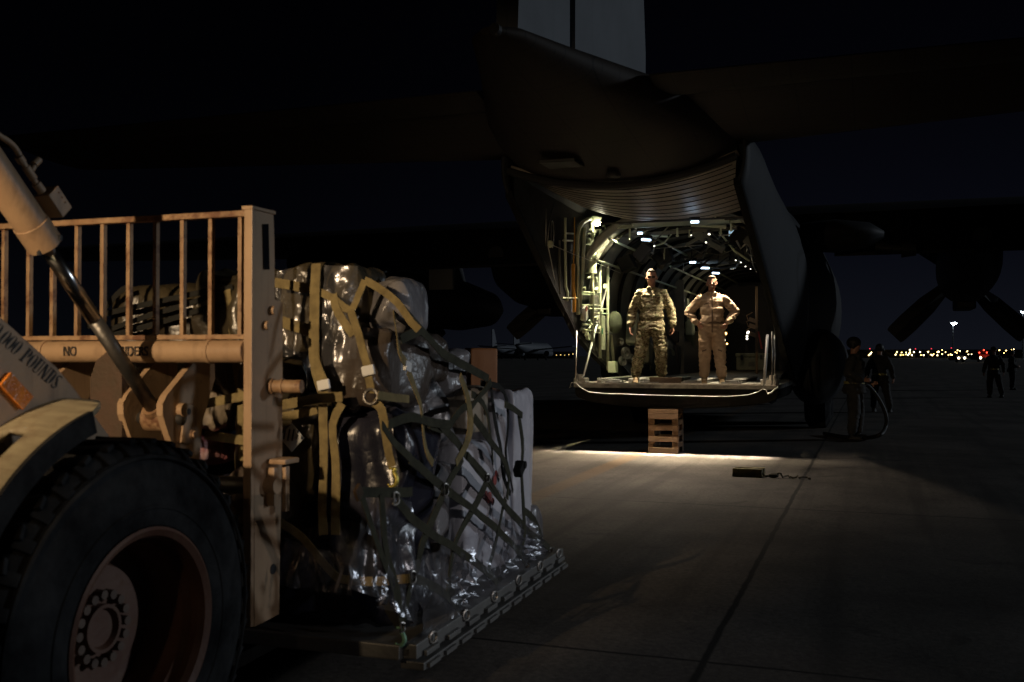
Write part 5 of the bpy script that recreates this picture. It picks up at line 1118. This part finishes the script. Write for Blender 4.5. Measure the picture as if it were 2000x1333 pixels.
tie('dark strap falling to the green hook at the pallet corner', [[(745, 1150), (760, 1190), (782, 1225)]], 'web_k', 0.045, 1, -0.01, extra=[(780, 1245, 'ghook', 1, -0.02)])
tie('net cords over the long bundle behind the backrest', [[(180, 620), (260, 600), (330, 585), (440, 560)], [(200, 650), (280, 620), (380, 590), (455, 560)], [(220, 655), (330, 625), (440, 590)], [(170, 640), (230, 575), (250, 562)]], 'web_k', 0.03, 1, 0.10)
tie('upright strap at the right end of the bundle behind the backrest', [[(443, 560), (450, 620), (458, 680), (470, 800), (472, 900)]], 'web_y', 0.045, 1, 0.10)
tie('level straps low behind the lift lugs', [[(235, 828), (300, 822)], [(395, 790), (485, 772)], [(400, 850), (485, 862)]], 'web_y', 0.05, 1, 0.05)

# ================================================================== LOADER
ld = thing('forklift_loader', 'tan rough-terrain forklift loader carrying the netted pallet', 'forklift', LD)
VB = -0.34
# right post with flange
def vz(px, py, u): q_ = hit(LD, px, py, 0, u); return q_.y, q_.z
UP = -0.53
poly = [hit(LD, x, y, 0, UP) for x, y in [(497, 411), (534, 411), (536, 470), (537, 585), (552, 592), (552, 735), (551, 900), (547, 1080), (545, 1200), (497, 1225)]]
mb = MB(); mb.prism(poly, (-0.035, 0, 0)); post = mb.obj('backrest_post', M['tan'], ld)
mb = MB(); q0 = hit(LD, 497, 411, 0, UP); q1 = hit(LD, 497, 1222, 0, UP); mb.bx(UP - 0.035, UP + 0.004, q0.y - 0.022, q0.y + 0.002, q1.z, q0.z + 0.004, 0.003); mb.obj('post_flange', M['tan'], post)
mb = MB(); q2 = hit(LD, 535, 409, 0, UP); mb.bx(UP - 0.045, UP + 0.008, q0.y - 0.026, q2.y + 0.004, q0.z + 0.001, q0.z + 0.016, 0.003); mb.obj('post_cap', M['tan'], post)
poly = [hit(LD, x, y, 0, UP + 0.003) for x, y in [(513, 438), (524, 438), (526, 527), (515, 527)]]; MB().prism(poly, (0.002, 0, 0)).obj('data_plate', M['lens'], post)
for (px, py) in [(529, 607), (517, 636)]:
    c = hit(LD, px, py, 0, UP); mb = MB(); mb.cyl(c, c + Vector((0.022, 0, 0)), 0.020, 0.018, 14); mb.obj('bolt', M['tan'], post)
c = hit(LD, 533, 1112, 0, UP); mb = MB(); mb.cyl(c, c + Vector((0.003, 0, 0)), 0.022, None, 14); mb.obj('bolt_hole', M['black'], post)
# pin through the post
c = hit(LD, 528, 755, 0, UP); mb = MB(); mb.lathe([(0, 0.034), (0.015, 0.034), (0.015, 0.027), (0.05, 0.027), (0.05, 0.033), (0.06, 0.033), (0.06, 0.028), (0.14, 0.028), (0.14, 0.0)], c, (1, 0.15, 0), 20); mb.obj('lock_pin', M['tan_rusty'], post, auto=40)
# latch bracket lower on the post
c = hit(LD, 530, 905, 0, UP); mb = MB(); mb.box(c + Vector((0.045, 0.02, 0.01)), (0.09, 0.11, 0.022), None, 0.006); mb.box(hit(LD, 524, 950, 0, UP) + Vector((0.02, 0, 0)), (0.04, 0.035, 0.16), None, 0.008); mb.box(hit(LD, 533, 955, 0, UP) + Vector((0.05, 0.02, 0)), (0.02, 0.03, 0.19), None, 0.004)
mb.cyl(hit(LD, 522, 948, 0, UP), hit(LD, 522, 948, 0, UP) + Vector((0.05, 0, 0)), 0.035, None, 16); mb.obj('latch_bracket', M['tan'], post, auto=40)
# backrest rails and bars
tr = [hit(LD, x, y, 1, VB) for x, y in [(-160, 462), (0, 449), (250, 431), (500, 411)]]
zt = tr[-1].z
mb = MB(); mb.bx(-2.75, UP - 0.03, VB - 0.02, VB + 0.02, zt - 0.025, zt + 0.0, 0.003); mb.obj('backrest_top_rail', M['tan_rusty'], ld)
zl = hit(LD, 480, 657, 1, VB).z
mb = MB(); mb.bx(-2.75, UP - 0.03, VB - 0.03, VB + 0.025, zl - 0.013, zl + 0.007, 0.002); mb.obj('backrest_lower_rail', M['tan_rusty'], ld)
for px in (-75, -33, 8, 57, 103, 151, 201, 252, 304, 357, 412, 470):
    q_ = hit(LD, px, 550, 1, VB); mb = MB(); mb.bx(q_.x - 0.009, q_.x + 0.009, VB - 0.008, VB + 0.014, zl + 0.007, zt - 0.025); mb.obj('backrest_bar', M['tan_rusty'], ld)
mb = MB(); mb.bx(-2.78, -2.75, VB - 0.03, VB + 0.17, 0.42, zt, 0.003); mb.obj('backrest_post', M['tan'], ld)
# crossbar tube with lettering
tc0 = hit(LD, 480, 687, 1, VB - 0.02); TR = 0.047
mb = MB(); mb.cyl((-2.72, VB - 0.02, tc0.z), (UP - 0.035, VB - 0.02, tc0.z), TR, None, 32); tubeo = mb.obj('crossbar_tube', M['tan'], ld, auto=40)
for px in (92, 412):
    q_ = hit(LD, px, 687, 1, VB - 0.02); mb = MB(); mb.cyl((q_.x - 0.01, VB - 0.02, tc0.z), (q_.x + 0.01, VB - 0.02, tc0.z), TR + 0.004, None, 32); mb.obj('weld_collar', M['tan'], tubeo, auto=40)
def letter(txt, name, size, m, parent, loc, rot, ext=0.0015, sx=1.0, off=0.0):
    c = bpy.data.curves.new(name, 'FONT'); c.body = txt; c.size = size; c.extrude = ext; c.align_x = 'LEFT'; c.align_y = 'CENTER'; c.offset = off
    o = bpy.data.objects.new(name, c); COL.objects.link(o); bpy.context.evaluated_depsgraph_get().update(); me = bpy.data.meshes.new_from_object(o); bpy.data.objects.remove(o)
    me.materials.clear(); me.materials.append(m); o = bpy.data.objects.new(name, me); COL.objects.link(o); o.parent = parent; o.location = loc; o.rotation_euler = rot; o.scale = (sx, 1, 1); return o
for txt, px in (('NO', 124), ('RIDERS', 234)):
    q_ = hit(LD, px, 689, 1, VB - 0.02 - TR); letter(txt, 'lettering', 0.058, M['text'], tubeo, (q_.x, VB - 0.02 - TR - 0.001, tc0.z - 0.0), (R(90), 0, 0), 0.004, 0.80)
# lug plates
prof = [(404, 676), (418, 690), (420, 740), (396, 823), (386, 930), (352, 930), (344, 888), (330, 850), (318, 812), (318, 790), (326, 772)]
UL = -0.92
pf = [hit(LD, x, y, 0, UL) for x, y in prof]
for i, du in enumerate((0, -0.20, -0.66, -0.84)):
    mb = MB(); mb.prism([p_ + Vector((du, 0, 0)) for p_ in pf], (-0.032, 0, 0)); lg = mb.obj('lift_lug', M['tan'], ld)
    if i == 0:
        c = hit(LD, 352, 801, 0, UL); mb = MB()
        mb.box(hit(LD, 362, 828, 0, UL) + Vector((0.008, 0, 0)), (0.014, 0.06, 0.17), Matrix.Rotation(R(-10), 3, 'X'), 0.01); mb.cyl(c, c + Vector((0.028, 0, 0)), 0.03, None, 20); mb.obj('keeper_plate', M['tan'], lg, auto=40)
        c = hit(LD, 358, 804, 0, UL); mb = MB(); mb.cyl(c + Vector((0.0275, 0, 0)), c + Vector((0.030, 0, 0)), 0.014, None, 16); mb.obj('pin_bore', M['black'], lg)
        c = hit(LD, 371, 849, 0, UL); mb = MB(); mb.cyl(c, c + Vector((0.03, 0, 0)), 0.016, None, 6); mb.cyl(c, c + Vector((0.018, 0, 0)), 0.022, None, 16); mb.obj('bolt', M['tan'], lg)
# centre dark web plate left of the rod
poly = [hit(LD, x, y, 1, -0.42) for x, y in [(176, 740), (188, 705), (215, 682), (238, 682), (238, 885), (205, 885), (176, 800)]]
MB().prism(poly, (0, 0.04, 0)).obj('lift_web_plate', M['rust'], ld)
mb = MB(); q_ = hit(LD, 330, 935, 1, -0.3); mb.bx(-2.6, UP - 0.035, -0.32, -0.20, 0.55, 0.70, 0.01); mb.obj('carriage_beam', M['tan'], ld)
mb = MB(); mb.cyl((-1.0, -0.30, 0.98), (UP - 0.04, -0.30, 0.98), 0.035, None, 20); mb.obj('carriage_rod', M['chrome_dirty'], ld, smooth=True)
for u in (-2.3, -0.95):
    mb = MB(); mb.prism([(u - 0.08, -0.18, 0.62), (u - 0.08, -0.12, 0.62), (u - 0.08, -0.10, 0.16), (u - 0.08, 1.5, 0.15), (u - 0.08, 1.5, 0.13), (u - 0.08, -0.14, 0.09), (u - 0.08, -0.18, 0.14)], (0.16, 0, 0)); mb.obj('fork', M['chrome_dirty'], ld)
# tilt cylinder: barrel, rod, eye, valve block, hose
UC = -1.02
e0 = hit(LD, -110, 190, 0, UC); e1 = hit(LD, 88, 478, 0, UC); e2 = hit(LD, 300, 800, 0, UC)
dirc = (e1 - e0).normalized()
mb = MB(); mb.lathe([(0, 0.06), ((e1 - e0).length - 0.1, 0.06), ((e1 - e0).length - 0.098, 0.064), ((e1 - e0).length, 0.064), ((e1 - e0).length + 0.004, 0.058), ((e1 - e0).length + 0.004, 0.0)], e0, dirc, 40); brl = mb.obj('tilt_cylinder', M['tan'], ld, auto=40)
for k in range(4):
    t = dirc.orthogonal().normalized(); a = k * math.pi / 2 + 0.6; c = e1 + (t * math.cos(a) + dirc.cross(t) * math.sin(a)) * 0.064; mb = MB(); mb.box(c - dirc * 0.01, (0.012, 0.012, 0.02), None); mb.obj('gland_notch', M['black'], brl)
mb = MB(); mb.cyl(e1, e1.lerp(e2, 0.42), 0.029, None, 32); mb.obj('piston_rod', M['chrome'], ld, smooth=True)
mb = MB(); mb.cyl(e1.lerp(e2, 0.421), e2, 0.0295, None, 32); mb.obj('dirty_piston_rod', M['chrome_dirty'], ld, smooth=True)
mb = MB(); mb.cyl(e2 - (e2 - e1).normalized() * 0.015, e2 + (e2 - e1).normalized() * 0.02, 0.045, None, 28); c = e2 + (e2 - e1).normalized() * 0.055; mb.cyl(c + Vector((-0.055, 0, 0)), c + Vector((0.055, 0, 0)), 0.058, None, 28); mb.obj('rod_eye', M['tan_rusty'], ld, auto=40)
mb = MB(); mb.cyl(c + Vector((-0.2, 0, 0)), c + Vector((0.12, 0, 0)), 0.026, None, 20); mb.obj('rod_pin', M['chrome_dirty'], ld, smooth=True)
UB = UC + 0.02
bc = hit(LD, 104, 395, 0, UB); rx = Matrix.Rotation(math.atan2(-dirc.z, dirc.y) * -1, 3, 'X')
mb = MB(); mb.box(bc, (0.07, 0.10, 0.062), rx, 0.003); vb = mb.obj('valve_block', M['tan'], ld)
for k in range(3):
    mb = MB(); cc = bc + Vector((0.036, 0, 0)) + rx @ Vector((0, -0.03 + k * 0.022, 0.014)); mb.cyl(cc, cc + Vector((0.002, 0, 0)), 0.0035, None, 8); mb.obj('port_screw', M['plank'], vb)
mb = MB(); pts = [hit(LD, x, y, 0, UB) for x, y in [(80, 372), (66, 352), (52, 330), (42, 312), (30, 290), (14, 275), (-10, 258), (-60, 200)]]; mb.tube(smoothline(pts, 4), 0.011, 10); mb.obj('hydraulic_line', M['tan'], ld, smooth=True)
mb = MB()
for (x0, y0, x1, y1, r) in [(82, 374, 70, 358, 0.017), (66, 350, 50, 326, 0.015), (58, 340, 72, 316, 0.010), (66, 322, 76, 312, 0.014), (44, 318, 36, 306, 0.016)]:
    mb.cyl(hit(LD, x0, y0, 0, UB), hit(LD, x1, y1, 0, UB), r, None, 10)
mb.obj('hydraulic_fitting', M['tan'], ld, auto=40)
# boom arm side plates with stencil text
UA = -0.66
arm = [(-80, 545), (0, 620), (45, 660), (110, 718), (145, 760), (228, 872), (300, 985), (330, 1050), (230, 1060), (120, 960), (0, 860), (-110, 760)]
mb = MB(); mb.prism([hit(LD, x, y, 0, UA) for x, y in arm], (-0.14, 0, 0)); armo = mb.obj('lift_arm', M['tan'], ld)
mb = MB(); mb.prism([hit(LD, x, y, 0, UA) + Vector((-1.35, 0, 0)) for x, y in arm], (-0.14, 0, 0)); mb.obj('lift_arm', M['tan'], ld)
# stencil glyphs (thick crescents with gaps)
def cres(cx, cy, rx_, ry_, a0, a1, th, n=10):
    out = []; inn = []
    for k in range(n + 1):
        a = R(a0 + (a1 - a0) * k / n); w = th * max(0.12, math.sin(math.pi * k / n)); out.append((cx + rx_ * math.cos(a), cy + ry_ * math.sin(a)))
        inn.append((cx + (rx_ - w) * math.cos(a), cy + (ry_ - w * 0.5) * math.sin(a)))
    return out + inn[::-1]
def rect(x0, y0, x1, y1): return [(x0, y0), (x1, y0), (x1, y1), (x0, y1)]
G = {
 '0': (0.62, [cres(0.29, 0.5, 0.29, 0.5, 100, 260, 0.19), cres(0.29, 0.5, 0.29, 0.5, -80, 80, 0.19)]),
 'O': (0.66, [cres(0.31, 0.5, 0.31, 0.5, 100, 260, 0.19), cres(0.31, 0.5, 0.31, 0.5, -80, 80, 0.19)]),
 '1': (0.4, [rect(0.12, 0, 0.28, 1), rect(0.02, 0.82, 0.1, 0.9)]), ',': (0.25, [rect(0.05, -0.12, 0.17, 0.12)]), ' ': (0.42, []),
 'P': (0.66, [rect(0.08, 0.04, 0.26, 0.96), rect(0, 0, 0.34, 0.05), rect(0, 0.95, 0.3, 1.0), cres(0.32, 0.73, 0.27, 0.27, -80, 80, 0.18)]),
 'U': (0.72, [rect(0.08, 0.2, 0.26, 0.96), rect(0, 0.95, 0.34, 1), rect(0.50, 0.22, 0.56, 0.96), rect(0.44, 0.95, 0.62, 1), cres(0.32, 0.24, 0.24, 0.24, 190, 350, 0.10)]),
 'N': (0.74, [rect(0.06, 0.0, 0.11, 0.92), [(0.04, 1.0), (0.24, 1.0), (0.60, 0.0), (0.44, 0.0)], rect(0.54, 0.1, 0.59, 1.0)]),
 'D': (0.70, [rect(0.08, 0.04, 0.26, 0.96), rect(0, 0, 0.34, 0.05), rect(0, 0.95, 0.34, 1), cres(0.32, 0.5, 0.31, 0.5, -80, 80, 0.2)]),
 'S': (0.6, [cres(0.28, 0.74, 0.25, 0.26, 40, 200, 0.15), [(0.04, 0.72), (0.22, 0.72), (0.52, 0.30), (0.34, 0.26)], cres(0.28, 0.26, 0.25, 0.26, 200, 380, 0.15)]),
}
A = hit(LD, 0, 671, 0, UA + 0.001); B = hit(LD, 108, 763, 0, UA + 0.001); td = (B - A).normalized(); tn = Vector((1, 0, 0)).cross(td)
if tn.z < 0: tn = -tn
txt = '10,000 POUNDS'; hgt = 0.052; adv = [G[c_][0] for c_ in txt]; vis = sum(G[c_][0] for c_ in '000 POUNDS')
sc_ = (B - A).length / (vis - 0.2) ; startx = -(sum(adv) - vis) * sc_ - 0.012
mb = MB(); x = startx
for c_ in txt:
    for poly in G[c_][1]:
        mb.prism([A + td * (x + px_ * sc_ + py_ * 0.012) + tn * py_ * hgt for px_, py_ in poly], (0.0015, 0, 0))
    x += G[c_][0] * sc_
mb.obj('stencil_lettering', M['text'], armo)
poly = [hit(LD, x, y, 0, UA) for x, y in [(-8, 752), (12, 728), (56, 775), (36, 800)]]; MB().prism(poly, (0.02, 0, 0)).obj('amber_reflector', M['amber'], armo)
# chassis and axle
MB().bx(-2.3, -0.95, -4.2, -0.95, 0.50, 1.05, 0.03).obj('chassis', M['tan'], ld)
MB().bx(-2.4, -0.85, -1.3, -1.05, 0.45, 0.78, 0.05).obj('front_axle', M['tan'], ld)
# front wheel
WV, WZ, WU, WR = -1.165, 0.612, -0.41, 0.64
def wheel(u_out, sgn, parent):
    o = Vector((u_out, WV, WZ)); ax_ = Vector((sgn, 0, 0)); w = parent
    b = MB(); b.lathe([(-0.02, 0.33), (0.01, 0.35), (0.016, 0.38), (0.010, 0.47), (-0.005, 0.55), (-0.03, 0.60), (-0.07, 0.622), (-0.38, 0.622), (-0.43, 0.59), (-0.45, 0.5), (-0.46, 0.36), (-0.44, 0.30)], o, ax_, 96)
    b.lathe([(0.012, 0.40), (0.018, 0.405), (0.018, 0.415), (0.010, 0.42)], o, ax_, 96); b.lathe([(-0.004, 0.565), (0.004, 0.57), (0.0, 0.58), (-0.012, 0.585)], o, ax_, 96)
    nlug = 38
    for k in range(nlug):
        a = 2 * math.pi * k / nlug
        for side in (0, 1):
            aa = a + (math.pi / nlug if side else 0)
            rad = Vector((0, math.cos(aa), math.sin(aa))); tg = Vector((0, -math.sin(aa), math.cos(aa)))
            c = o + ax_ * (-0.12 if side == 0 else -0.33) + rad * 0.626
            rm = Matrix((ax_, tg, rad)).transposed() @ Matrix.Rotation(R(18 if side else -18), 3, 'Z')
            b.box(c, (0.19, 0.05, 0.018), rm, 0.006)
            c2 = o + ax_ * (-0.03 if side == 0 else -0.43) + rad * 0.602; rm2 = Matrix((ax_, tg, rad)).transposed() @ Matrix.Rotation(R((-42) if side else 42), 3, 'Y'); b.box(c2, (0.06, 0.04, 0.018), rm2, 0.005)
    b.obj('tyre', M['rubber'], w, auto=35)
    b = MB(); b.lathe([(0.012, 0.345), (0.018, 0.335), (0.005, 0.315), (-0.02, 0.305), (-0.05, 0.31), (-0.07, 0.29), (-0.215, 0.275), (-0.22, 0.215), (-0.195, 0.205), (-0.195, 0.08), (-0.16, 0.08), (-0.16, 0.068), (-0.18, 0.06), (-0.18, 0.0)], o, ax_, 64); rim = b.obj('rim', M['rimred'], w, auto=30)
    for k in range(16):
        a = 2 * math.pi * k / 16; c = o + ax_ * -0.195 + Vector((0, math.cos(a), math.sin(a))) * 0.112; b = MB(); b.cyl(c, c + ax_ * 0.035, 0.018, 0.016, 8); b.obj('wheel_nut', M['nut'], rim)
wh = bpy.data.objects.new('front_wheel', None); COL.objects.link(wh); wh.parent = ld; wheel(WU, 1, wh)
wh2 = bpy.data.objects.new('front_wheel', None); COL.objects.link(wh2); wh2.parent = ld; wheel(-2.85, -1, wh2)
# rear mudguard over the front wheel with slot
def fend(u, v):
    a = R(97 + 78 * v); r = 0.755 + 0.012 * math.sin(math.pi * u); cu = -0.44 - 0.60 * u
    # rounded front outer corner
    if u < 0.15: a = max(a, R(97 + 13 * (1 - u / 0.15) ** 2 * 0.7))
    if u > 0.55: a = a - R(5) * (u - 0.55) * (1 - v)
    return Vector((cu, WV + r * math.cos(a), WZ + r * math.sin(a)))
mb = MB(); mb.grid(fend, 24, 30, skip=lambda i, j: 4 <= i <= 6 and 8 <= j <= 12)
fd = mb.obj('mudguard', M['fender'], ld, smooth=True, solid=0.02)
mb = MB(); rr = []
for k in range(31):
    q_ = fend(0, k / 30); c = Vector((0, WV - q_.y, WZ - q_.z)).normalized(); rr.append([q_ + Vector((0.006, 0, 0)) - c * 0.012, q_ + Vector((-0.02, 0, 0)) - c * 0.010, q_ + Vector((-0.02, 0, 0)) + c * 0.06, q_ + Vector((0.006, 0, 0)) + c * 0.06])
mb.loft(rr); mb.obj('mudguard_lip', M['rubber'], fd)
# work lamp of the loader (up on the cab, behind and left of the photographer's view)
def work_lamp(label, loc, tgt, energy, size, blend=0.7):
    wl = thing('work_lamp', label, 'lamp', group='work lamps of the loader'); loc = LD.w(*loc); tgt = LD.w(*tgt); wd = (tgt - loc).normalized()
    mb = MB(); mb.lathe([(-0.14, 0.02), (-0.12, 0.06), (-0.03, 0.09), (-0.03, 0.08)], loc, wd, 20); mb.obj('lamp_housing', M['black'], wl)
    lamp('SPOT', 'loader_work_light', loc, energy, (1.0, 0.72, 0.43), tgt, spot_size=R(size), spot_blend=blend, shadow_soft_size=0.035)
work_lamp('forward work lamp on the loader cab, high behind the lift arm', (-0.86, -5.1, 2.75), (-1.15, 0.3, 1.78), 900, 44, 1.0)
work_lamp('added unseen lamp brightening the mudguard and lift arm', (0.15, -3.3, 2.3), (-0.75, -1.55, 1.45), 15, 46, 1.0)  # extra lamp added only to brighten the mudguard and arm plate
# unseen lamp added on the right to brighten the netted side of the load
pl_ = thing('work_lamp', 'added unseen lamp on a short stand off to the right of the load', 'lamp', group='work lamps of the loader')
q0_ = Vector((6.8, 0.9, 1.9)); q1_ = Vector((-0.1, 5.3, 1.0))
mb = MB(); mb.lathe([(-0.14, 0.02), (-0.12, 0.06), (-0.03, 0.09), (-0.03, 0.08)], q0_, (q1_ - q0_).normalized(), 20); mb.obj('lamp_housing', M['black'], pl_)
mb = MB(); mb.cyl((6.95, 0.8, 0), (6.95, 0.8, 1.9), 0.03, None, 10); mb.obj('stand', M['black'], pl_)
lamp('SPOT', 'added_side_light', q0_, 250, (1.0, 0.93, 0.92), q1_, spot_size=R(27), spot_blend=0.7, shadow_soft_size=0.05)

# ================================================================== far apron
def airliner(px, Y, rz, s_, label):
    t = thing('parked_airliner', label, 'airliner', None, ((px - 1000) / FPX * Y, Y, 0), rz, 'airliners parked across the apron')
    rr = []
    for (y, r, z) in [(-17, 0.3, 5.2), (-14, 1.1, 4.8), (-9, 1.9, 4.3), (0, 2.0, 4.1), (12, 2.0, 4.1), (16, 1.4, 3.8), (18, 0.2, 3.5)]:
        rr.append([Vector((r * math.cos(k * math.pi / 10), y, z + r * math.sin(k * math.pi / 10))) * s_ for k in range(20)])
    MB().loft(rr).obj('fuselage', M['airliner'], t, smooth=True)
    MB().prism([Vector(q) * s_ for q in [(-0.15, -18.5, 5.2), (-0.15, -13, 5.2), (-0.15, -16.8, 12.5), (-0.15, -18.8, 12.5)]], (0.3 * s_, 0, 0)).obj('tail_fin', M['airliner'], t)
    for sx in (-1, 1):
        MB().prism([Vector(q) * s_ for q in [(sx * 1.5, 1, 3.4), (sx * 1.5, -5, 3.4), (sx * 17, -8, 4.6), (sx * 17, -6, 4.6)]], (0, 0, 0.3 * s_)).obj('wing', M['airliner'], t)
        MB().prism([Vector(q) * s_ for q in [(sx * 0.5, -14, 5.2), (sx * 0.5, -17.5, 5.2), (sx * 6.5, -18.8, 5.6), (sx * 6.5, -17.5, 5.6)]], (0, 0, 0.2 * s_)).obj('tailplane', M['airliner'], t)
        MB().cyl(Vector((sx * 5.6, -2, 2.3)) * s_, Vector((sx * 5.6, 2, 2.3)) * s_, 1.0 * s_, None, 16).obj('engine', M['airliner'], t)
        MB().cyl(Vector((sx * 2.6, -2, 0.55)) * s_, Vector((sx * 2.2, -2, 0.55)) * s_, 0.55 * s_, None, 12).obj('wheel', M['rubber'], t)
    MB().cyl(Vector((0.2, 13, 0.5)) * s_, Vector((-0.2, 13, 0.5)) * s_, 0.5 * s_, None, 12).obj('wheel', M['rubber'], t)
    return t
airliner(1042, 330, R(-22), 0.95, 'pale airliner with bright tail fin far off left of the ramp')
airliner(994, 430, R(-22), 1.0, 'dimmer airliner behind the other one, left of the ramp')
# terminal blocks and lamps on the horizon
for (px0, px1, Y, h, lab) in [(690, 1120, 520, 4.0, 'long low dark hangar row on the horizon left of the aircraft'), (1640, 2060, 640, 6.0, 'long low dark building on the horizon under the yellow lamps')]:
    x0 = (px0 - 1000) / FPX * Y; x1 = (px1 - 1000) / FPX * Y
    t = thing('terminal_building', lab, 'building', None, ((x0 + x1) / 2, Y, 0))
    MB().bx(-(x1 - x0) / 2, (x1 - x0) / 2, 0, 20, 0, h * 0.8).obj('walls', M['fardark'], t)
    mb = MB(); mb.bx(-(x1 - x0) / 2 - 1, (x1 - x0) / 2 + 1, -1, 21, h * 0.8, h * 0.9); mb.obj('roof', M['fardark'], t)
protos = {}
def far_lamp(px, py, Y, r, key, label, grp, cat='lamp post'):
    d = ray(px, py); q_ = camP + d * (Y / d.y); z = max(q_.z, 0.6)
    kk = (key, round(z, 0), r)
    t = thing('lamp_post', label, cat, None, (q_.x, Y, 0), 0, grp)
    mb = MB(); mb.cyl((0, 0.3, 0), (0, 0.3, z), 0.12, 0.08, 6); mb.obj('post', M['fardark'], t)
    mb = MB(); mb.sph((0, 0, z), r, 8, (1, 0.5, 0.9)); mb.obj('lamp_head', M[key], t); return t
random.seed(11)
yl = [(1700, 692), (1697, 694), (1702, 689), (1714, 683)] + [(1749, 693), (1752, 688), (1761, 689), (1770, 689), (1777, 684), (1777, 689), (1785, 688), (1797, 688), (1813, 688), (1769, 693), (1764, 693.5), (1759, 694), (1773, 694), (1781, 694), (1799, 694), (1804, 694), (1820, 694), (1775, 692)]
yl += [(1800 + x * 0.15, 600 + y * 0.15) for x, y in [(86, 585), (205, 588), (222, 582), (268, 560), (268, 614), (312, 588), (120, 620), (140, 630), (158, 615), (205, 630), (350, 625), (378, 618), (395, 625), (440, 588), (458, 600), (468, 565), (500, 572), (597, 572), (592, 582), (610, 618), (650, 618), (690, 622), (1013, 563), (1100, 568), (1170, 558), (1200, 550), (1072, 600), (28, 630), (775, 572), (805, 568), (825, 565), (812, 595)]]
for i, (x, y) in enumerate(yl):
    r = random.uniform(0.22, 0.46)
    far_lamp(x, y, 600, r, random.choice(['e_yel', 'e_yel', 'e_yel2']), 'yellow lamp on a pole on the horizon right of the aircraft', 'yellow lamps on the right horizon')
for x, y in [(925, 681), (984, 690.5), (1062, 691), (1066, 694), (1079, 693.5), (1087, 694), (1095, 693.5), (1103, 694), (1111, 693), (1119, 692)]:
    far_lamp(x, y, 500, random.uniform(0.18, 0.26), 'e_dim', 'small yellow lamp on the horizon left of the ramp', 'yellow lamps on the left horizon')
for x, y in [(1699, 681.5), (1819, 681.5), (1858, 680), (1788, 682), (1910, 691)]:
    far_lamp(x, y, 620, 0.34, 'e_red', 'small red obstruction lamp on the horizon', 'red obstruction lamps', 'obstruction lamp')
def mast(px, py, Y, label, r=0.9):
    d = ray(px, py); q_ = camP + d * (Y / d.y)
    t = thing('light_mast', label, 'light mast', None, (q_.x, Y, 0))
    MB().cyl((0, 0.8, 0), (0, 0.8, q_.z), 0.35, 0.18, 8).obj('mast_pole', M['fin'], t)
    MB().bx(-2.2, 2.2, 0.2, 0.5, q_.z + 0.55, q_.z + 0.75).obj('lamp_bar', M['fardark'], t)
    for k in range(5):
        mb = MB(); mb.sph((-0.9 + 0.45 * k, 0, q_.z - abs(k - 2) * -0.16), (0.62 - 0.17 * abs(k - 2.2)) * r, 10, (1, 0.5, 0.9)); mb.obj('floodlight', M['e_wht'], t)
mast(1863, 633, 420, 'tall mast with a cluster of white floodlights above the horizon lamps')
mast(1999, 611, 420, 'floodlight mast cut by the right edge under the propeller tip', 0.55)
# distant vehicles
def vehicle(px, Y, w, h, label, red=False):
    x = (px - 1000) / FPX * Y; t = thing('airport_vehicle', label, 'vehicle', None, (x, Y, 0))
    MB().bx(-w / 2, w / 2, 0, 4.5, 0.5, h * 0.6, 0.15).obj('body', M['fardark'], t)
    MB().bx(-w / 2 * 0.85, w / 2 * 0.85, 0.8, 3.2, h * 0.6, h, 0.2).obj('cab', M['fardark'], t)
    for sx in (-1, 1):
        MB().cyl((sx * w * 0.42, 0.9, 0.4), (sx * w * 0.30, 0.9, 0.4), 0.4, None, 12).obj('wheel', M['rubber'], t)
        MB().sph((sx * w * 0.34, -0.05, 1.0), 0.28 if red else 0.24, 8, (1, 0.3, 1)).obj('headlight', M['e_head'], t)
    if red:
        for sx in (-1, 0.2, 1): MB().sph((sx * w * 0.35, 0.5, h * (0.75 if sx != 0.2 else 0.95)), 0.16, 8).obj('red_beacon', M['e_redbar'], t)
        MB().bx(-w * 0.45, w * 0.45, -0.02, 0.0, 1.1, 1.8).obj('red_front_panel', M['e_redbar'].copy(), t)  # front panel is no lamp; a faint glow is put into its material
    return t
vehicle(1878, 215, 1.9, 1.6, 'small dark car with two headlights on in the distance')
v2 = vehicle(1922, 240, 2.6, 3.0, 'red fire vehicle with lights on in the distance', True)
m = [c for c in v2.children if c.name.startswith('red_front')][0].data.materials[0]; m.node_tree.nodes['Principled BSDF'].inputs['Emission Strength'].default_value = 0.1
